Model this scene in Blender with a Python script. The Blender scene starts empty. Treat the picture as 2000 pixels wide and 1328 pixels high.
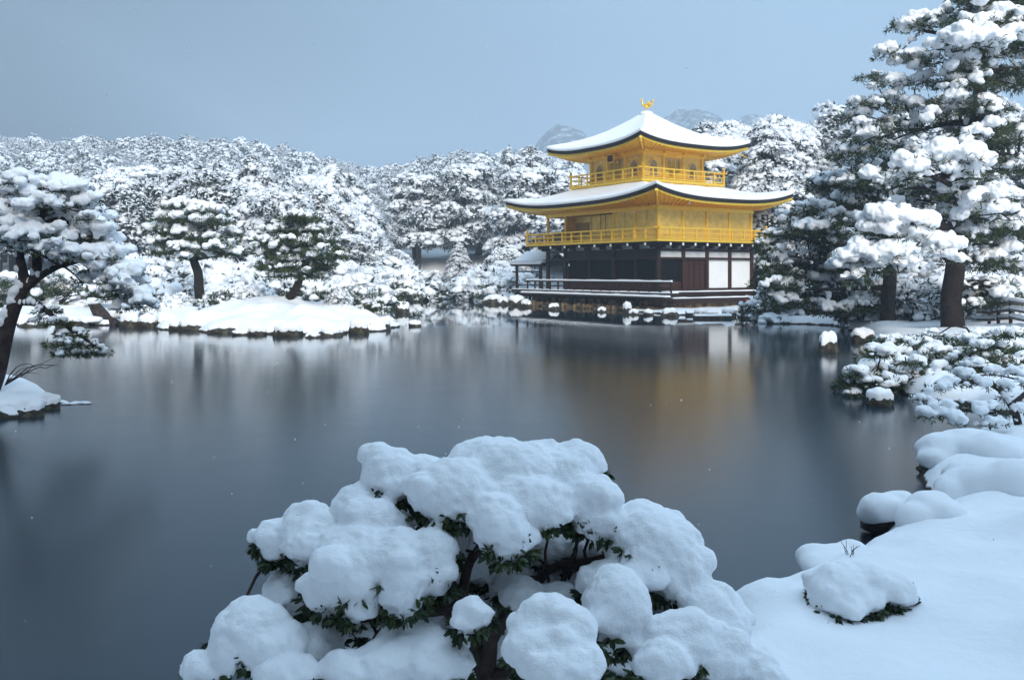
import bpy, bmesh, math, random
import numpy as np
from mathutils import Vector

# ------------------------------------------------------------------ camera, light, exposure
S = bpy.context.scene
COL = S.collection
HAZE_DENSITY = 0.0011
FPX, HY, HC = 1730.0, 532.0, 2.4          # focal length and horizon of the 2000 px photograph, eye height over the water
cam_d = bpy.data.cameras.new("camera")
cam = bpy.data.objects.new("camera", cam_d); COL.objects.link(cam)
cam.location = (0, 0, HC); cam.rotation_euler = (math.radians(90), 0, 0)
cam_d.sensor_width = 36.0; cam_d.lens = 36.0 * FPX / 2000.0
cam_d.shift_y = -(664.0 - HY) / 2000.0
cam_d.clip_start = 0.1; cam_d.clip_end = 6000
S.camera = cam

SUN_EL, SUN_AZ = math.radians(29), math.radians(14)    # behind the photographer, a little to the right
wd = bpy.data.worlds.new("World"); S.world = wd; wd.use_nodes = True
nt = wd.node_tree; nt.nodes.clear()
def N(t, kind, **kw):
    n = t.nodes.new(kind)
    for k, v in kw.items(): setattr(n, k, v)
    return n
out = N(nt, 'ShaderNodeOutputWorld'); bg = N(nt, 'ShaderNodeBackground'); bg.inputs[1].default_value = 0.12
sky = N(nt, 'ShaderNodeTexSky', sky_type='NISHITA', sun_disc=False)
sky.sun_elevation = SUN_EL; sky.sun_rotation = math.pi - SUN_AZ; sky.air_density = 1.3; sky.dust_density = 2.0
tc = N(nt, 'ShaderNodeTexCoord'); sx = N(nt, 'ShaderNodeSeparateXYZ')
nt.links.new(tc.outputs['Generated'], sx.inputs[0])
ramp = N(nt, 'ShaderNodeValToRGB')          # overcast deck: dim slate near the horizon, brighter overhead
el = ramp.color_ramp.elements
el[0].position = 0.0; el[0].color = (.92, 1.80, 2.98, 1)
el[1].position = 1.0; el[1].color = (7.2, 9.9, 12.6, 1)
for p, c in ((0.10, (1.1, 2.03, 3.2, 1)), (0.20, (1.66, 2.68, 3.85, 1)), (0.32, (2.1, 3.25, 4.5, 1)), (0.6, (5.3, 7.7, 10.2, 1))):
    e = el.new(p); e.color = c
nt.links.new(sx.outputs['Z'], ramp.inputs[0])
# sky colour dimmed towards the left to imitate lens vignetting
mr = N(nt, 'ShaderNodeMapRange'); mr.inputs[1].default_value = -0.60; mr.inputs[2].default_value = 0.22
mr.inputs[3].default_value = 0.30; mr.inputs[4].default_value = 1.0; mr.interpolation_type = 'SMOOTHSTEP'
nt.links.new(sx.outputs['X'], mr.inputs[0])
cn = N(nt, 'ShaderNodeTexNoise'); cn.inputs['Scale'].default_value = 2.2; cn.inputs['Detail'].default_value = 3
nt.links.new(tc.outputs['Generated'], cn.inputs['Vector'])
cm = N(nt, 'ShaderNodeMapRange'); cm.inputs[1].default_value = .3; cm.inputs[2].default_value = .7; cm.inputs[3].default_value = .93; cm.inputs[4].default_value = 1.06
nt.links.new(cn.outputs['Fac'], cm.inputs[0])
mm = N(nt, 'ShaderNodeMath', operation='MULTIPLY'); nt.links.new(mr.outputs[0], mm.inputs[0]); nt.links.new(cm.outputs[0], mm.inputs[1])
sc_ = N(nt, 'ShaderNodeVectorMath', operation='SCALE'); nt.links.new(ramp.outputs[0], sc_.inputs[0]); nt.links.new(mm.outputs[0], sc_.inputs['Scale'])
mx = N(nt, 'ShaderNodeMix', data_type='RGBA'); mx.inputs[0].default_value = 0.94
nt.links.new(sky.outputs[0], mx.inputs[6]); nt.links.new(sc_.outputs[0], mx.inputs[7])
nt.links.new(mx.outputs[2], bg.inputs[0]); nt.links.new(bg.outputs[0], out.inputs[0])

sun_d = bpy.data.lights.new("sun", 'SUN'); sun_d.energy = 2.2; sun_d.angle = math.radians(22); sun_d.color = (1.0, 0.93, 0.83)
sun = bpy.data.objects.new("sun", sun_d); COL.objects.link(sun)
sdir = Vector((math.sin(SUN_AZ) * math.cos(SUN_EL), -math.cos(SUN_AZ) * math.cos(SUN_EL), math.sin(SUN_EL)))
sun.rotation_euler = (-sdir).to_track_quat('-Z', 'Y').to_euler(); sun.location = (0, -20, 60)
S.view_settings.view_transform = 'Standard'; S.view_settings.look = 'None'
S.view_settings.exposure = 0.44; S.view_settings.gamma = 1
S.render.engine = 'CYCLES'
S.cycles.use_denoising = True
S.cycles.max_bounces = 8; S.cycles.diffuse_bounces = 3; S.cycles.glossy_bounces = 4; S.cycles.volume_bounces = 1
S.cycles.sample_clamp_indirect = 6

# ------------------------------------------------------------------ helpers
rng = np.random.default_rng(7)
def Wp(x, y, Y):                          # photo pixel at depth Y -> world point
    return np.array([(x - 1000.0) / FPX * Y, Y, HC + (HY - y) / FPX * Y])
def wl(x, y, z=0.0):                      # photo pixel on the level z -> plan point
    Y = (HC - z) * FPX / (y - HY)
    return ((x - 1000.0) / FPX * Y, Y)

def vnoise(P, seed=0):
    P = np.asarray(P, dtype=np.float64)
    i = np.floor(P).astype(np.int64); f = P - i; f = f * f * (3 - 2 * f)
    r = np.zeros(len(P))
    for dx in (0, 1):
        for dy in (0, 1):
            for dz in (0, 1):
                h = ((i[:, 0] + dx) * 374761393 + (i[:, 1] + dy) * 668265263 + (i[:, 2] + dz) * 2147483647 + seed * 974634777) & 0xFFFFFFFF
                h = ((h ^ (h >> 15)) * 2246822519) & 0xFFFFFFFF
                h = ((h ^ (h >> 13)) * 3266489917) & 0xFFFFFFFF
                h = (h ^ (h >> 16)) / 4294967295.0
                r += h * (f[:, 0] if dx else 1 - f[:, 0]) * (f[:, 1] if dy else 1 - f[:, 1]) * (f[:, 2] if dz else 1 - f[:, 2])
    return r * 2 - 1
def fbm(P, seed=0, octv=3):
    r = 0; a = 1.0; P = np.asarray(P, float)
    for k in range(octv):
        r = r + a * vnoise(P * 2 ** k, seed + k); a *= .5
    return r

class Geo:
    def __init__(s): s.V = []; s.F = {3: [], 4: []}; s.M = {3: [], 4: []}; s.SM = {3: [], 4: []}; s.n = 0
    def add(s, V, F, mat=0, smooth=True):
        V = np.asarray(V, float).reshape(-1, 3); F = np.asarray(F, dtype=np.int64)
        if len(F) == 0: return s
        k = F.shape[1]
        s.V.append(V); s.F[k].append(F + s.n); s.n += len(V)
        s.M[k].append(np.full(len(F), mat)); s.SM[k].append(np.full(len(F), smooth))
        return s
    def box(s, x0, x1, y0, y1, z0, z1, mat=0):
        V = [(x, y, z) for z in (z0, z1) for y in (y0, y1) for x in (x0, x1)]
        F = [(0, 2, 3, 1), (4, 5, 7, 6), (0, 1, 5, 4), (2, 6, 7, 3), (0, 4, 6, 2), (1, 3, 7, 5)]
        return s.add(V, F, mat, False)
    def cyl(s, x, y, z0, z1, r, n=12, mat=0, r1=None):
        a = np.arange(n) * 2 * math.pi / n; r1 = r if r1 is None else r1
        V = np.concatenate([np.stack([x + r * np.cos(a), y + r * np.sin(a), np.full(n, z0)], 1), np.stack([x + r1 * np.cos(a), y + r1 * np.sin(a), np.full(n, z1)], 1)])
        s.add(V, [(i, (i + 1) % n, n + (i + 1) % n, n + i) for i in range(n)], mat, True)
        s.add(np.concatenate([V[n:], [[x, y, z1]]]), [(i, (i + 1) % n, n) for i in range(n)], mat, False)
        return s
    def tube(s, P, R, n=7, mat=0, flat=1.0):
        P = np.asarray(P, float); R = np.broadcast_to(np.asarray(R, float), (len(P),))
        T = np.gradient(P, axis=0); T /= np.linalg.norm(T, axis=1, keepdims=True) + 1e-9
        up = np.array([0, 0, 1.0]) if abs(T[0][2]) < .9 else np.array([1.0, 0, 0])
        a = np.arange(n) * 2 * math.pi / n; V = []
        for p, t, r in zip(P, T, R):
            b = np.cross(t, up); b /= np.linalg.norm(b) + 1e-9; c = np.cross(b, t)
            V.append(p + r * (np.cos(a)[:, None] * b + flat * np.sin(a)[:, None] * c)); up = c
        V = np.concatenate(V + [P[:1], P[-1:]]); m = len(P)
        F = [(j * n + i, j * n + (i + 1) % n, (j + 1) * n + (i + 1) % n, (j + 1) * n + i) for j in range(m - 1) for i in range(n)]
        s.add(V, F, mat, True)
        b0 = s.n - len(V)
        F3 = [((i + 1) % n, i, m * n) for i in range(n)] + [((m - 1) * n + i, (m - 1) * n + (i + 1) % n, m * n + 1) for i in range(n)]
        s.F[3].append(np.array(F3) + b0); s.M[3].append(np.full(len(F3), mat)); s.SM[3].append(np.full(len(F3), False))
        return s
    def mesh(s, name, mats):
        me = bpy.data.meshes.new(name)
        V = np.concatenate(s.V)
        F3 = np.concatenate(s.F[3]) if s.F[3] else np.zeros((0, 3), int); F4 = np.concatenate(s.F[4]) if s.F[4] else np.zeros((0, 4), int)
        cat = lambda d: np.concatenate(d[3] + d[4]) if (d[3] or d[4]) else np.zeros(0)
        me.vertices.add(len(V)); me.vertices.foreach_set('co', V.astype(np.float32).ravel())
        L = np.concatenate([F3.ravel(), F4.ravel()]); me.loops.add(len(L)); me.loops.foreach_set('vertex_index', L.astype(np.int32))
        n3, n4 = len(F3), len(F4); me.polygons.add(n3 + n4)
        st = np.concatenate([np.arange(n3) * 3, n3 * 3 + np.arange(n4) * 4]); me.polygons.foreach_set('loop_start', st.astype(np.int32))
        me.polygons.foreach_set('material_index', cat(s.M).astype(np.int32)); me.polygons.foreach_set('use_smooth', cat(s.SM).astype(bool))
        for m in (mats if isinstance(mats, (list, tuple)) else [mats]): me.materials.append(m)
        me.update(calc_edges=True); me.validate()
        return me
    def build(s, name, mats, parent=None):
        return link(name, s.mesh(name, mats), parent)
def link(name, data, parent=None, loc=None):
    o = bpy.data.objects.new(name, data); COL.objects.link(o)
    if parent is not None: o.parent = parent
    if loc is not None: o.location = loc
    return o
def tag(o, label=None, cat=None, group=None, kind=None):
    if label: o['label'] = label
    if cat: o['category'] = cat
    if group: o['group'] = group
    if kind: o['kind'] = kind
    return o
def thing(name, label, cat, loc=(0, 0, 0), rz=0, group=None):
    o = link(name, None, None, tuple(loc)); o.rotation_euler = (0, 0, rz); o.empty_display_size = .3
    return tag(o, label, cat, group)

def ico(sub):
    bm = bmesh.new(); bmesh.ops.create_icosphere(bm, subdivisions=sub, radius=1.0)
    V = np.array([v.co[:] for v in bm.verts]); F = np.array([[v.index for v in f.verts] for f in bm.faces]); bm.free()
    return V, F
ICO = {k: ico(k) for k in (1, 2, 3, 4)}
def lumpy(sub, amp, seed, flat=.55, freq=1.6):
    V, F = ICO[sub]; V = V * (1 + amp * fbm(V * freq + seed * 7.3, seed, 2))[:, None]
    V = V.copy(); V[:, 2] = np.where(V[:, 2] < 0, V[:, 2] * flat, V[:, 2])
    return V, F
def rotz(a):
    c, s = np.cos(a), np.sin(a); z = np.zeros_like(a); o = np.ones_like(a)
    return np.stack([np.stack([c, -s, z], -1), np.stack([s, c, z], -1), np.stack([z, z, o], -1)], -2)
def scatter(tmpl, Ts, Sc, ang=None, tilt=None):
    """copies of a template shape: Ts (n,3) places, Sc (n,3) sizes, ang (n) turns about z, tilt (n,3,3)"""
    V, F = tmpl; n = len(Ts)
    P = V[None] * np.asarray(Sc)[:, None, :]
    if ang is not None: P = np.einsum('nij,nkj->nki', rotz(ang), P)
    if tilt is not None: P = np.einsum('nij,nkj->nki', tilt, P)
    P = P + np.asarray(Ts)[:, None, :]
    FF = F[None] + (np.arange(n) * len(V))[:, None, None]
    return P.reshape(-1, 3), FF.reshape(-1, F.shape[1])
def unit(v): return v / (np.linalg.norm(v, axis=-1, keepdims=True) + 1e-9)
def blades(P, D, L, w, r=rng):
    """pointed leaves from P along D, L long and w wide (each a slim kite bent a little)"""
    n = len(P); D = unit(D); s = unit(np.cross(D, r.normal(size=(n, 3)))); L = np.broadcast_to(L, (n,))[:, None]; w = np.broadcast_to(w, (n,))[:, None]
    V = np.stack([P, P + D * L * .5 + s * w, P + D * L, P + D * L * .5 - s * w], 1).reshape(-1, 3)
    return V, np.arange(n * 4).reshape(n, 4)

def voxel(V, F, size, smooth=4, sf=.5):
    """union of overlapping closed shapes, re-meshed as one skin and relaxed"""
    g = Geo(); g.add(V, F); me = g.mesh('tmp', []); o = link('tmp', me)
    m = o.modifiers.new('r', 'REMESH'); m.mode = 'VOXEL'; m.voxel_size = size; m.use_smooth_shade = True
    if smooth:
        m = o.modifiers.new('s', 'SMOOTH'); m.iterations = smooth; m.factor = sf
    dg = bpy.context.evaluated_depsgraph_get(); dg.update()
    ev = o.evaluated_get(dg); em = ev.to_mesh()
    nv, nf = len(em.vertices), len(em.polygons)
    co = np.zeros(nv * 3, np.float32); em.vertices.foreach_get('co', co)
    no = np.zeros(nv * 3, np.float32); em.vertices.foreach_get('normal', no)
    lt = np.zeros(len(em.loops), np.int32); em.loops.foreach_get('vertex_index', lt)
    quad = len(lt) == nf * 4
    Fq = lt.reshape(-1, 4) if quad else np.array([p.vertices[:] for p in em.polygons if len(p.vertices) == 4])
    ev.to_mesh_clear(); bpy.data.objects.remove(o); bpy.data.meshes.remove(me)
    return co.reshape(-1, 3).astype(float), Fq.astype(np.int64), no.reshape(-1, 3).astype(float)

# ------------------------------------------------------------------ materials
def mat(name, base=(.8, .8, .8), rough=.6, metal=0.0, noise=None, bump=None, spec=.5, coat=0):
    """noise = (scale, second colour, low, high): mottling; bump = (scale, strength, distance)"""
    m = bpy.data.materials.new(name); m.use_nodes = True; t = m.node_tree; b = t.nodes['Principled BSDF']
    b.inputs['Base Color'].default_value = (*base, 1); b.inputs['Roughness'].default_value = rough; b.inputs['Metallic'].default_value = metal
    b.inputs['Specular IOR Level'].default_value = spec
    co = N(t, 'ShaderNodeTexCoord')
    if noise:
        n = N(t, 'ShaderNodeTexNoise'); n.inputs['Scale'].default_value = noise[0]; n.inputs['Detail'].default_value = 4
        t.links.new(co.outputs['Object'], n.inputs['Vector'])
        r = N(t, 'ShaderNodeMapRange'); r.inputs[1].default_value = noise[2]; r.inputs[2].default_value = noise[3]
        x = N(t, 'ShaderNodeMix', data_type='RGBA'); x.inputs[6].default_value = (*base, 1); x.inputs[7].default_value = (*noise[1], 1)
        t.links.new(n.outputs['Fac'], r.inputs[0]); t.links.new(r.outputs[0], x.inputs[0]); t.links.new(x.outputs[2], b.inputs['Base Color'])
    if bump:
        n = N(t, 'ShaderNodeTexNoise'); n.inputs['Scale'].default_value = bump[0]; n.inputs['Detail'].default_value = 5
        t.links.new(co.outputs['Object'], n.inputs['Vector'])
        bp = N(t, 'ShaderNodeBump'); bp.inputs['Strength'].default_value = bump[1]; bp.inputs['Distance'].default_value = bump[2]
        t.links.new(n.outputs['Fac'], bp.inputs['Height']); t.links.new(bp.outputs[0], b.inputs['Normal'])
    return m
SNOW = mat('snow', (.90, .915, .94), .75, bump=(45, .25, .02), spec=.2)
SNOW_FINE = mat('snow_fine', (.90, .915, .94), .75, bump=(110, .55, .008), spec=.2)
NEEDLE = mat('needle', (.015, .026, .020), .65, noise=(1.3, (.040, .052, .037), .35, .7), spec=.25)
NEEDLE_NEAR = mat('needle_near', (.026, .048, .018), .6, noise=(2.2, (.085, .10, .035), .4, .75), spec=.3)
LEAF = mat('leaf', (.016, .035, .010), .45, noise=(14, (.045, .07, .018), .4, .7), spec=.4)
FROST = mat('frost', (.76, .79, .83), .8, spec=.1)
TWIG = mat('twig', (.085, .080, .080), .8, spec=.2)
BARK = mat('bark', (.030, .022, .020), .85, noise=(6, (.075, .055, .048), .4, .7), bump=(18, .8, .05), spec=.2)
BARK_RED = mat('bark_red', (.028, .020, .017), .85, noise=(5, (.014, .011, .010), .4, .65), bump=(14, .8, .06), spec=.2)
STONE = mat('stone', (.030, .027, .022), .8, noise=(3.2, (.11, .095, .06), .45, .7), bump=(9, .8, .06), spec=.3)
EARTH = mat('earth', (.24, .16, .085), .85, noise=(2.1, (.05, .032, .02), .42, .6), bump=(8, .6, .05))
GOLD = mat('gold', (1.0, .66, .075), .30, 0.42, noise=(5, (.95, .56, .05), .35, .7), bump=(25, .06, .01))
GOLD_PANEL = mat('gold_panel', (.90, .62, .14), .38, 0.45, noise=(2.6, (.68, .45, .10), .35, .7), bump=(30, .05, .01))  # duller gold for flat walls: their darker reflections are painted in
GOLD_DARK = mat('gold_lattice', (.42, .29, .09), .5, 0.6)
SHINGLE = mat('shingle', (.016, .014, .014), .8, bump=(30, .5, .01), spec=.2)
WOOD = mat('dark_wood', (.022, .012, .009), .6, noise=(5, (.040, .018, .012), .35, .7), spec=.3)
WOOD_RED = mat('red_wood', (.055, .018, .011), .6, noise=(7, (.030, .011, .008), .35, .7), spec=.3)
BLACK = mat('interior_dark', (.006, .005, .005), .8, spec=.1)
PLASTER = mat('plaster', (.84, .84, .83), .8, noise=(1.5, (.79, .79, .79), .4, .7))
PAPER = mat('window_paper', (.44, .38, .30), .7, noise=(9, (.33, .27, .2), .4, .65))
LOG = mat('log', (.20, .18, .16), .85, noise=(7, (.10, .085, .075), .35, .7), bump=(20, .5, .02))
RED = mat('red_paint', (.55, .02, .02), .5)
# ------------------------------------------------------------------ the land: one snow-covered sheet, the pond bed included
near = [(-40, 3.5), (-1.8, 3.5), (-.4, 3.9), (.5, 4.5), (1.1, 5.3)]
for p in ((1420, 1140, .22), (1500, 1112, .22), (1575, 1085, .22), (1640, 1068, .22), (1680, 1042, .18), (1755, 1005, .15), (1822, 950, .1), (1806, 915, 0), (1850, 890, 0),
          (1930, 850, 0), (1985, 815, 0), (1900, 792, 0), (1830, 786, 0), (1775, 772, 0), (1750, 752, 0), (1765, 730, 0), (1785, 705, 0), (1742, 676, 0),
          (1690, 655, 0), (1650, 640, 0), (1580, 633, 0), (1500, 633, 0), (1470, 624, 0), (1456, 616, 0), (1300, 616, 0), (1240, 608, 0), (1130, 601, 0), (1040, 594, 0),
          (1000, 596, 0), (950, 590, 0), (945, 580, 0), (930, 576, 0), (860, 575, 0), (800, 576, 0), (785, 585, 0), (760, 592, 0), (690, 600, 0), (600, 606, 0), (480, 610, 0),
          (330, 614, 0), (262, 628, 0), (215, 636, 0), (120, 634, 0), (0, 635, 0), (-200, 640, 0)):
    near.append(wl(*p))
mainland = near + [(-420, 38), (-420, 1700), (620, 1700), (620, -45), (-40, -45)]
island = [wl(*p) for p in ((272, 634), (300, 641), (360, 646), (430, 650), (520, 654), (610, 655), (690, 650), (745, 646), (768, 638), (735, 626), (680, 618), (560, 612), (420, 612), (330, 618), (285, 626))]
islet = [wl(*p) for p in ((96, 800), (104, 782), (92, 766), (40, 752), (-60, 745), (-190, 750), (-230, 780), (-150, 815), (-40, 822), (50, 815))]

def sdist(P, poly):
    A = np.array(poly); B = np.roll(A, -1, 0); d = np.full(len(P), 1e9); ins = np.zeros(len(P), bool)
    for a, b in zip(A, B):
        e = b - a; w = P - a; t = np.clip((w @ e) / (e @ e + 1e-12), 0, 1)
        d = np.minimum(d, np.hypot(w[:, 0] - t * e[0], w[:, 1] - t * e[1]))
        c = (a[1] > P[:, 1]) != (b[1] > P[:, 1])
        with np.errstate(divide='ignore', invalid='ignore'):
            ins ^= c & (P[:, 0] < (b[0] - a[0]) * (P[:, 1] - a[1]) / (b[1] - a[1]) + a[0])
    return np.where(ins, d, -d)
def sstep(a, b, x):
    t = np.clip((x - a) / (b - a), 0, 1); return t * t * (3 - 2 * t)
RX = [-900, 0, 120, 240, 450, 560, 660, 730, 800, 900, 1050, 1200, 1500, 2000, 3000]
RYP = [276, 276, 288, 284, 286, 306, 324, 346, 330, 316, 312, 312, 290, 280, 280]
def forest_slope(X, Y):
    px = 1000 + X / np.maximum(Y, 20) * FPX
    zr = HC + (HY - np.interp(px, RX, RYP)) / FPX * 270 - 6.0
    g = 2.6 * sstep(66, 110, Y)
    u = np.clip((Y - 105) / 165, 0, 1)
    g = g + (zr - 2.6) * u ** 1.15
    return g * (1 - .8 * sstep(285, 600, Y))
def height(X, Y):
    P = np.stack([X, Y], 1); P3 = np.stack([X, Y, 0 * X], 1)
    far = np.clip((Y - 4) / 40, 0, 1)
    wob = vnoise(P3 * .9, 3) * (.06 + .4 * far) + vnoise(P3 * 2.6, 5) * (.05 + .12 * far)
    def bank(sd, hb, lip): return np.where(sd > 0, hb * (1 - np.exp(-np.maximum(sd, 0) / lip)), -1.1 * (1 - np.exp(np.minimum(sd, 0) / .35)))
    sm = sdist(P, mainland) + wob
    hm = bank(sm, .30 + .12 * far, .16 + .1 * far)
    pos = np.maximum(sm, 0)
    nearland = 1 - sstep(24, 40, Y)
    hm = hm + np.where(sm > 0, nearland * (.10 * np.minimum(pos, 6) + .10 * fbm(P3 * .55, 11, 3) * sstep(0, 1.2, pos) + .045 * fbm(P3 * 1.9, 14, 3) - .03 * sstep(.45, .8, vnoise(P3 * 3.1, 17))) + (1 - nearland) * (.28 * fbm(P3 * .3, 21, 3) * sstep(.2, 2, pos) + .03 * np.minimum(pos, 20)), 0)
    hm = hm + np.where(sm > 0, forest_slope(X, Y) * sstep(1, 14, pos), 0)
    pav = np.hypot(X - 9.2, Y - 62)                       # level ground round the pavilion
    hm = np.where((sm > 0) & (Y > 40), hm * (.35 + .65 * sstep(9, 16, pav)), hm)
    si = sdist(P, island) + wob
    hi = bank(si, .38, .22) + np.where(si > 0, .13 * np.minimum(np.maximum(si, 0), 4.2) + .32 * fbm(P3 * .55, 31, 3) * sstep(.1, 1.5, si) + .09 * fbm(P3 * 1.5, 33, 3), 0)
    ss = sdist(P, islet) + wob * .6
    hs = bank(ss, .26, .18) + np.where(ss > 0, .14 * np.minimum(np.maximum(ss, 0), 2) + .07 * fbm(P3 * 1.1, 37, 3), 0)
    return np.maximum(np.maximum(hm, hi), hs)
def gh(x, y): return float(height(np.array([float(x)]), np.array([float(y)]))[0])

def steps(*seg):
    r = []
    for a, b, s in seg: r += list(np.arange(a, b, s))
    return np.array(r + [seg[-1][1]])
gx = np.unique(np.round(np.concatenate([-np.geomspace(41, 262, 30)[::-1], steps((-40, -20, .6), (-20, -8, .28), (-8, 0, .3), (0, 9, .09), (9, 18, .25), (18, 40, .5)), np.geomspace(41, 425, 36)]), 3))
gy = np.unique(np.round(np.concatenate([steps((-60, 2, 3.0), (2, 4, .25), (4, 13, .09), (13, 20, .16), (20, 36, .3), (36, 56, .22), (56, 78, .4), (78, 130, 1.0), (130, 300, 3)), np.geomspace(305, 955, 24)]), 3))
GX, GY = np.meshgrid(gx, gy); nx, ny = len(gx), len(gy)
Z = height(GX.ravel(), GY.ravel())
idx = np.arange(nx * ny).reshape(ny, nx)
Fq = np.stack([idx[:-1, :-1].ravel(), idx[:-1, 1:].ravel(), idx[1:, 1:].ravel(), idx[1:, :-1].ravel()], 1)
g = Geo(); g.add(np.stack([GX.ravel(), GY.ravel(), Z], 1), Fq)
def ground_mat():
    m = bpy.data.materials.new('ground_snow'); m.use_nodes = True; t = m.node_tree; b = t.nodes['Principled BSDF']
    b.inputs['Roughness'].default_value = .75; b.inputs['Specular IOR Level'].default_value = .2
    geo = N(t, 'ShaderNodeNewGeometry'); s = N(t, 'ShaderNodeSeparateXYZ'); t.links.new(geo.outputs['Position'], s.inputs[0])
    n = N(t, 'ShaderNodeTexNoise'); n.inputs['Scale'].default_value = 3.0; n.inputs['Detail'].default_value = 4; t.links.new(geo.outputs['Position'], n.inputs['Vector'])
    a = N(t, 'ShaderNodeMath', operation='MULTIPLY_ADD'); a.inputs[1].default_value = .16; a.inputs[2].default_value = -.03; t.links.new(n.outputs['Fac'], a.inputs[0])
    lt = N(t, 'ShaderNodeMath', operation='SUBTRACT'); t.links.new(s.outputs['Z'], lt.inputs[0]); t.links.new(a.outputs[0], lt.inputs[1])
    mp = N(t, 'ShaderNodeMapRange'); mp.inputs[1].default_value = 0; mp.inputs[2].default_value = .03; t.links.new(lt.outputs[0], mp.inputs[0])
    x = N(t, 'ShaderNodeMix', data_type='RGBA'); x.inputs[6].default_value = (.035, .028, .02, 1); x.inputs[7].default_value = (.90, .915, .94, 1)
    t.links.new(mp.outputs[0], x.inputs[0]); t.links.new(x.outputs[2], b.inputs['Base Color'])
    n2 = N(t, 'ShaderNodeTexNoise'); n2.inputs['Scale'].default_value = 60; n2.inputs['Detail'].default_value = 6; t.links.new(geo.outputs['Position'], n2.inputs['Vector'])
    n3 = N(t, 'ShaderNodeTexNoise'); n3.inputs['Scale'].default_value = 7; n3.inputs['Detail'].default_value = 4; t.links.new(geo.outputs['Position'], n3.inputs['Vector'])
    b1 = N(t, 'ShaderNodeBump'); b1.inputs['Strength'].default_value = .3; b1.inputs['Distance'].default_value = .012; t.links.new(n2.outputs['Fac'], b1.inputs['Height'])
    b2 = N(t, 'ShaderNodeBump'); b2.inputs['Strength'].default_value = .3; b2.inputs['Distance'].default_value = .05; t.links.new(n3.outputs['Fac'], b2.inputs['Height']); t.links.new(b1.outputs[0], b2.inputs['Normal'])
    t.links.new(b2.outputs[0], b.inputs['Normal'])
    return m
tag(g.build('ground', ground_mat()), kind='structure')

# water: dark pond, glassy by the far shore, stirred and blurred over the rest
def water_mat():
    m = bpy.data.materials.new('pond_water'); m.use_nodes = True; t = m.node_tree; b = t.nodes['Principled BSDF']
    b.inputs['Specular Tint'].default_value = (.80, .92, 1.0, 1); b.inputs['Base Color'].default_value = (.014, .028, .040, 1); b.inputs['IOR'].default_value = 1.5
    geo = N(t, 'ShaderNodeNewGeometry'); s = N(t, 'ShaderNodeSeparateXYZ'); t.links.new(geo.outputs['Position'], s.inputs[0])
    n = N(t, 'ShaderNodeTexNoise'); n.inputs['Scale'].default_value = .16; n.inputs['Detail'].default_value = 3; t.links.new(geo.outputs['Position'], n.inputs['Vector'])
    a = N(t, 'ShaderNodeMath', operation='MULTIPLY_ADD'); a.inputs[1].default_value = 5.0; t.links.new(n.outputs['Fac'], a.inputs[0]); t.links.new(s.outputs['Y'], a.inputs[2])
    mp = N(t, 'ShaderNodeMapRange'); mp.inputs[1].default_value = 40.5; mp.inputs[2].default_value = 43.0; mp.inputs[3].default_value = 0; mp.inputs[4].default_value = 1
    t.links.new(a.outputs[0], mp.inputs[0])
    m2 = N(t, 'ShaderNodeMapRange'); m2.inputs[1].default_value = 9; m2.inputs[2].default_value = 30; m2.inputs[3].default_value = .23; m2.inputs[4].default_value = .105
    t.links.new(a.outputs[0], m2.inputs[0]); mi = N(t, 'ShaderNodeMix', data_type='FLOAT'); t.links.new(mp.outputs[0], mi.inputs[0]); t.links.new(m2.outputs[0], mi.inputs[2]); mi.inputs[3].default_value = .022
    t.links.new(mi.outputs[0], b.inputs['Roughness'])
    n2 = N(t, 'ShaderNodeTexNoise'); n2.inputs['Scale'].default_value = 1.1; n2.inputs['Detail'].default_value = 3; t.links.new(geo.outputs['Position'], n2.inputs['Vector'])
    bp = N(t, 'ShaderNodeBump'); bp.inputs['Strength'].default_value = .05; bp.inputs['Distance'].default_value = .06; t.links.new(n2.outputs['Fac'], bp.inputs['Height'])
    t.links.new(bp.outputs[0], b.inputs['Normal'])
    return m
g = Geo(); g.add([(-120, -20, 0), (60, -20, 0), (60, 125, 0), (-120, 125, 0)], [(0, 1, 2, 3)], 0, False)
tag(g.build('water', water_mat()), kind='structure')

# far mountains
MOUNT = bpy.data.materials.new('wooded_mountain'); MOUNT.use_nodes = True
t = MOUNT.node_tree; b = t.nodes['Principled BSDF']; b.inputs['Roughness'].default_value = .9; b.inputs['Specular IOR Level'].default_value = .1
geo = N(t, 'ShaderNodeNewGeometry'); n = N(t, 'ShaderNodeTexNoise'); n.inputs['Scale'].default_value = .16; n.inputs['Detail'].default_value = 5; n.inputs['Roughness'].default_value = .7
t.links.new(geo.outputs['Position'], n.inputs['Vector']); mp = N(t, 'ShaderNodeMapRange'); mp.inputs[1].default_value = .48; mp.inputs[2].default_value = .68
x = N(t, 'ShaderNodeMix', data_type='RGBA'); x.inputs[6].default_value = (.040, .060, .075, 1); x.inputs[7].default_value = (.46, .52, .60, 1)  # both tones shifted to blue: part of the distance haze is painted in
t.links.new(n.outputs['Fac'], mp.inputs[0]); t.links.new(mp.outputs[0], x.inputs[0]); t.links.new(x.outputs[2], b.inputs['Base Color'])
mxs = np.linspace(-60, 420, 150); mys = np.linspace(560, 900, 90); MX, MY = np.meshgrid(mxs, mys)
def gauss(cx, cy, sx, sy, h): return h * np.exp(-np.abs((MX - cx) / sx) ** 2 - np.abs((MY - cy) / sy) ** 2)
MZ = np.maximum.reduce([gauss(44, 720, 62, 110, 121), gauss(150, 740, 95, 120, 137), gauss(205, 760, 70, 120, 133), gauss(300, 740, 90, 120, 120)])
PN = np.stack([MX.ravel(), MY.ravel(), 0 * MX.ravel()], 1)
MZ = MZ + (fbm(PN * .03, 51, 3) * 3 + fbm(PN * .14, 54, 2) * 2.4).reshape(MZ.shape)
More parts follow.
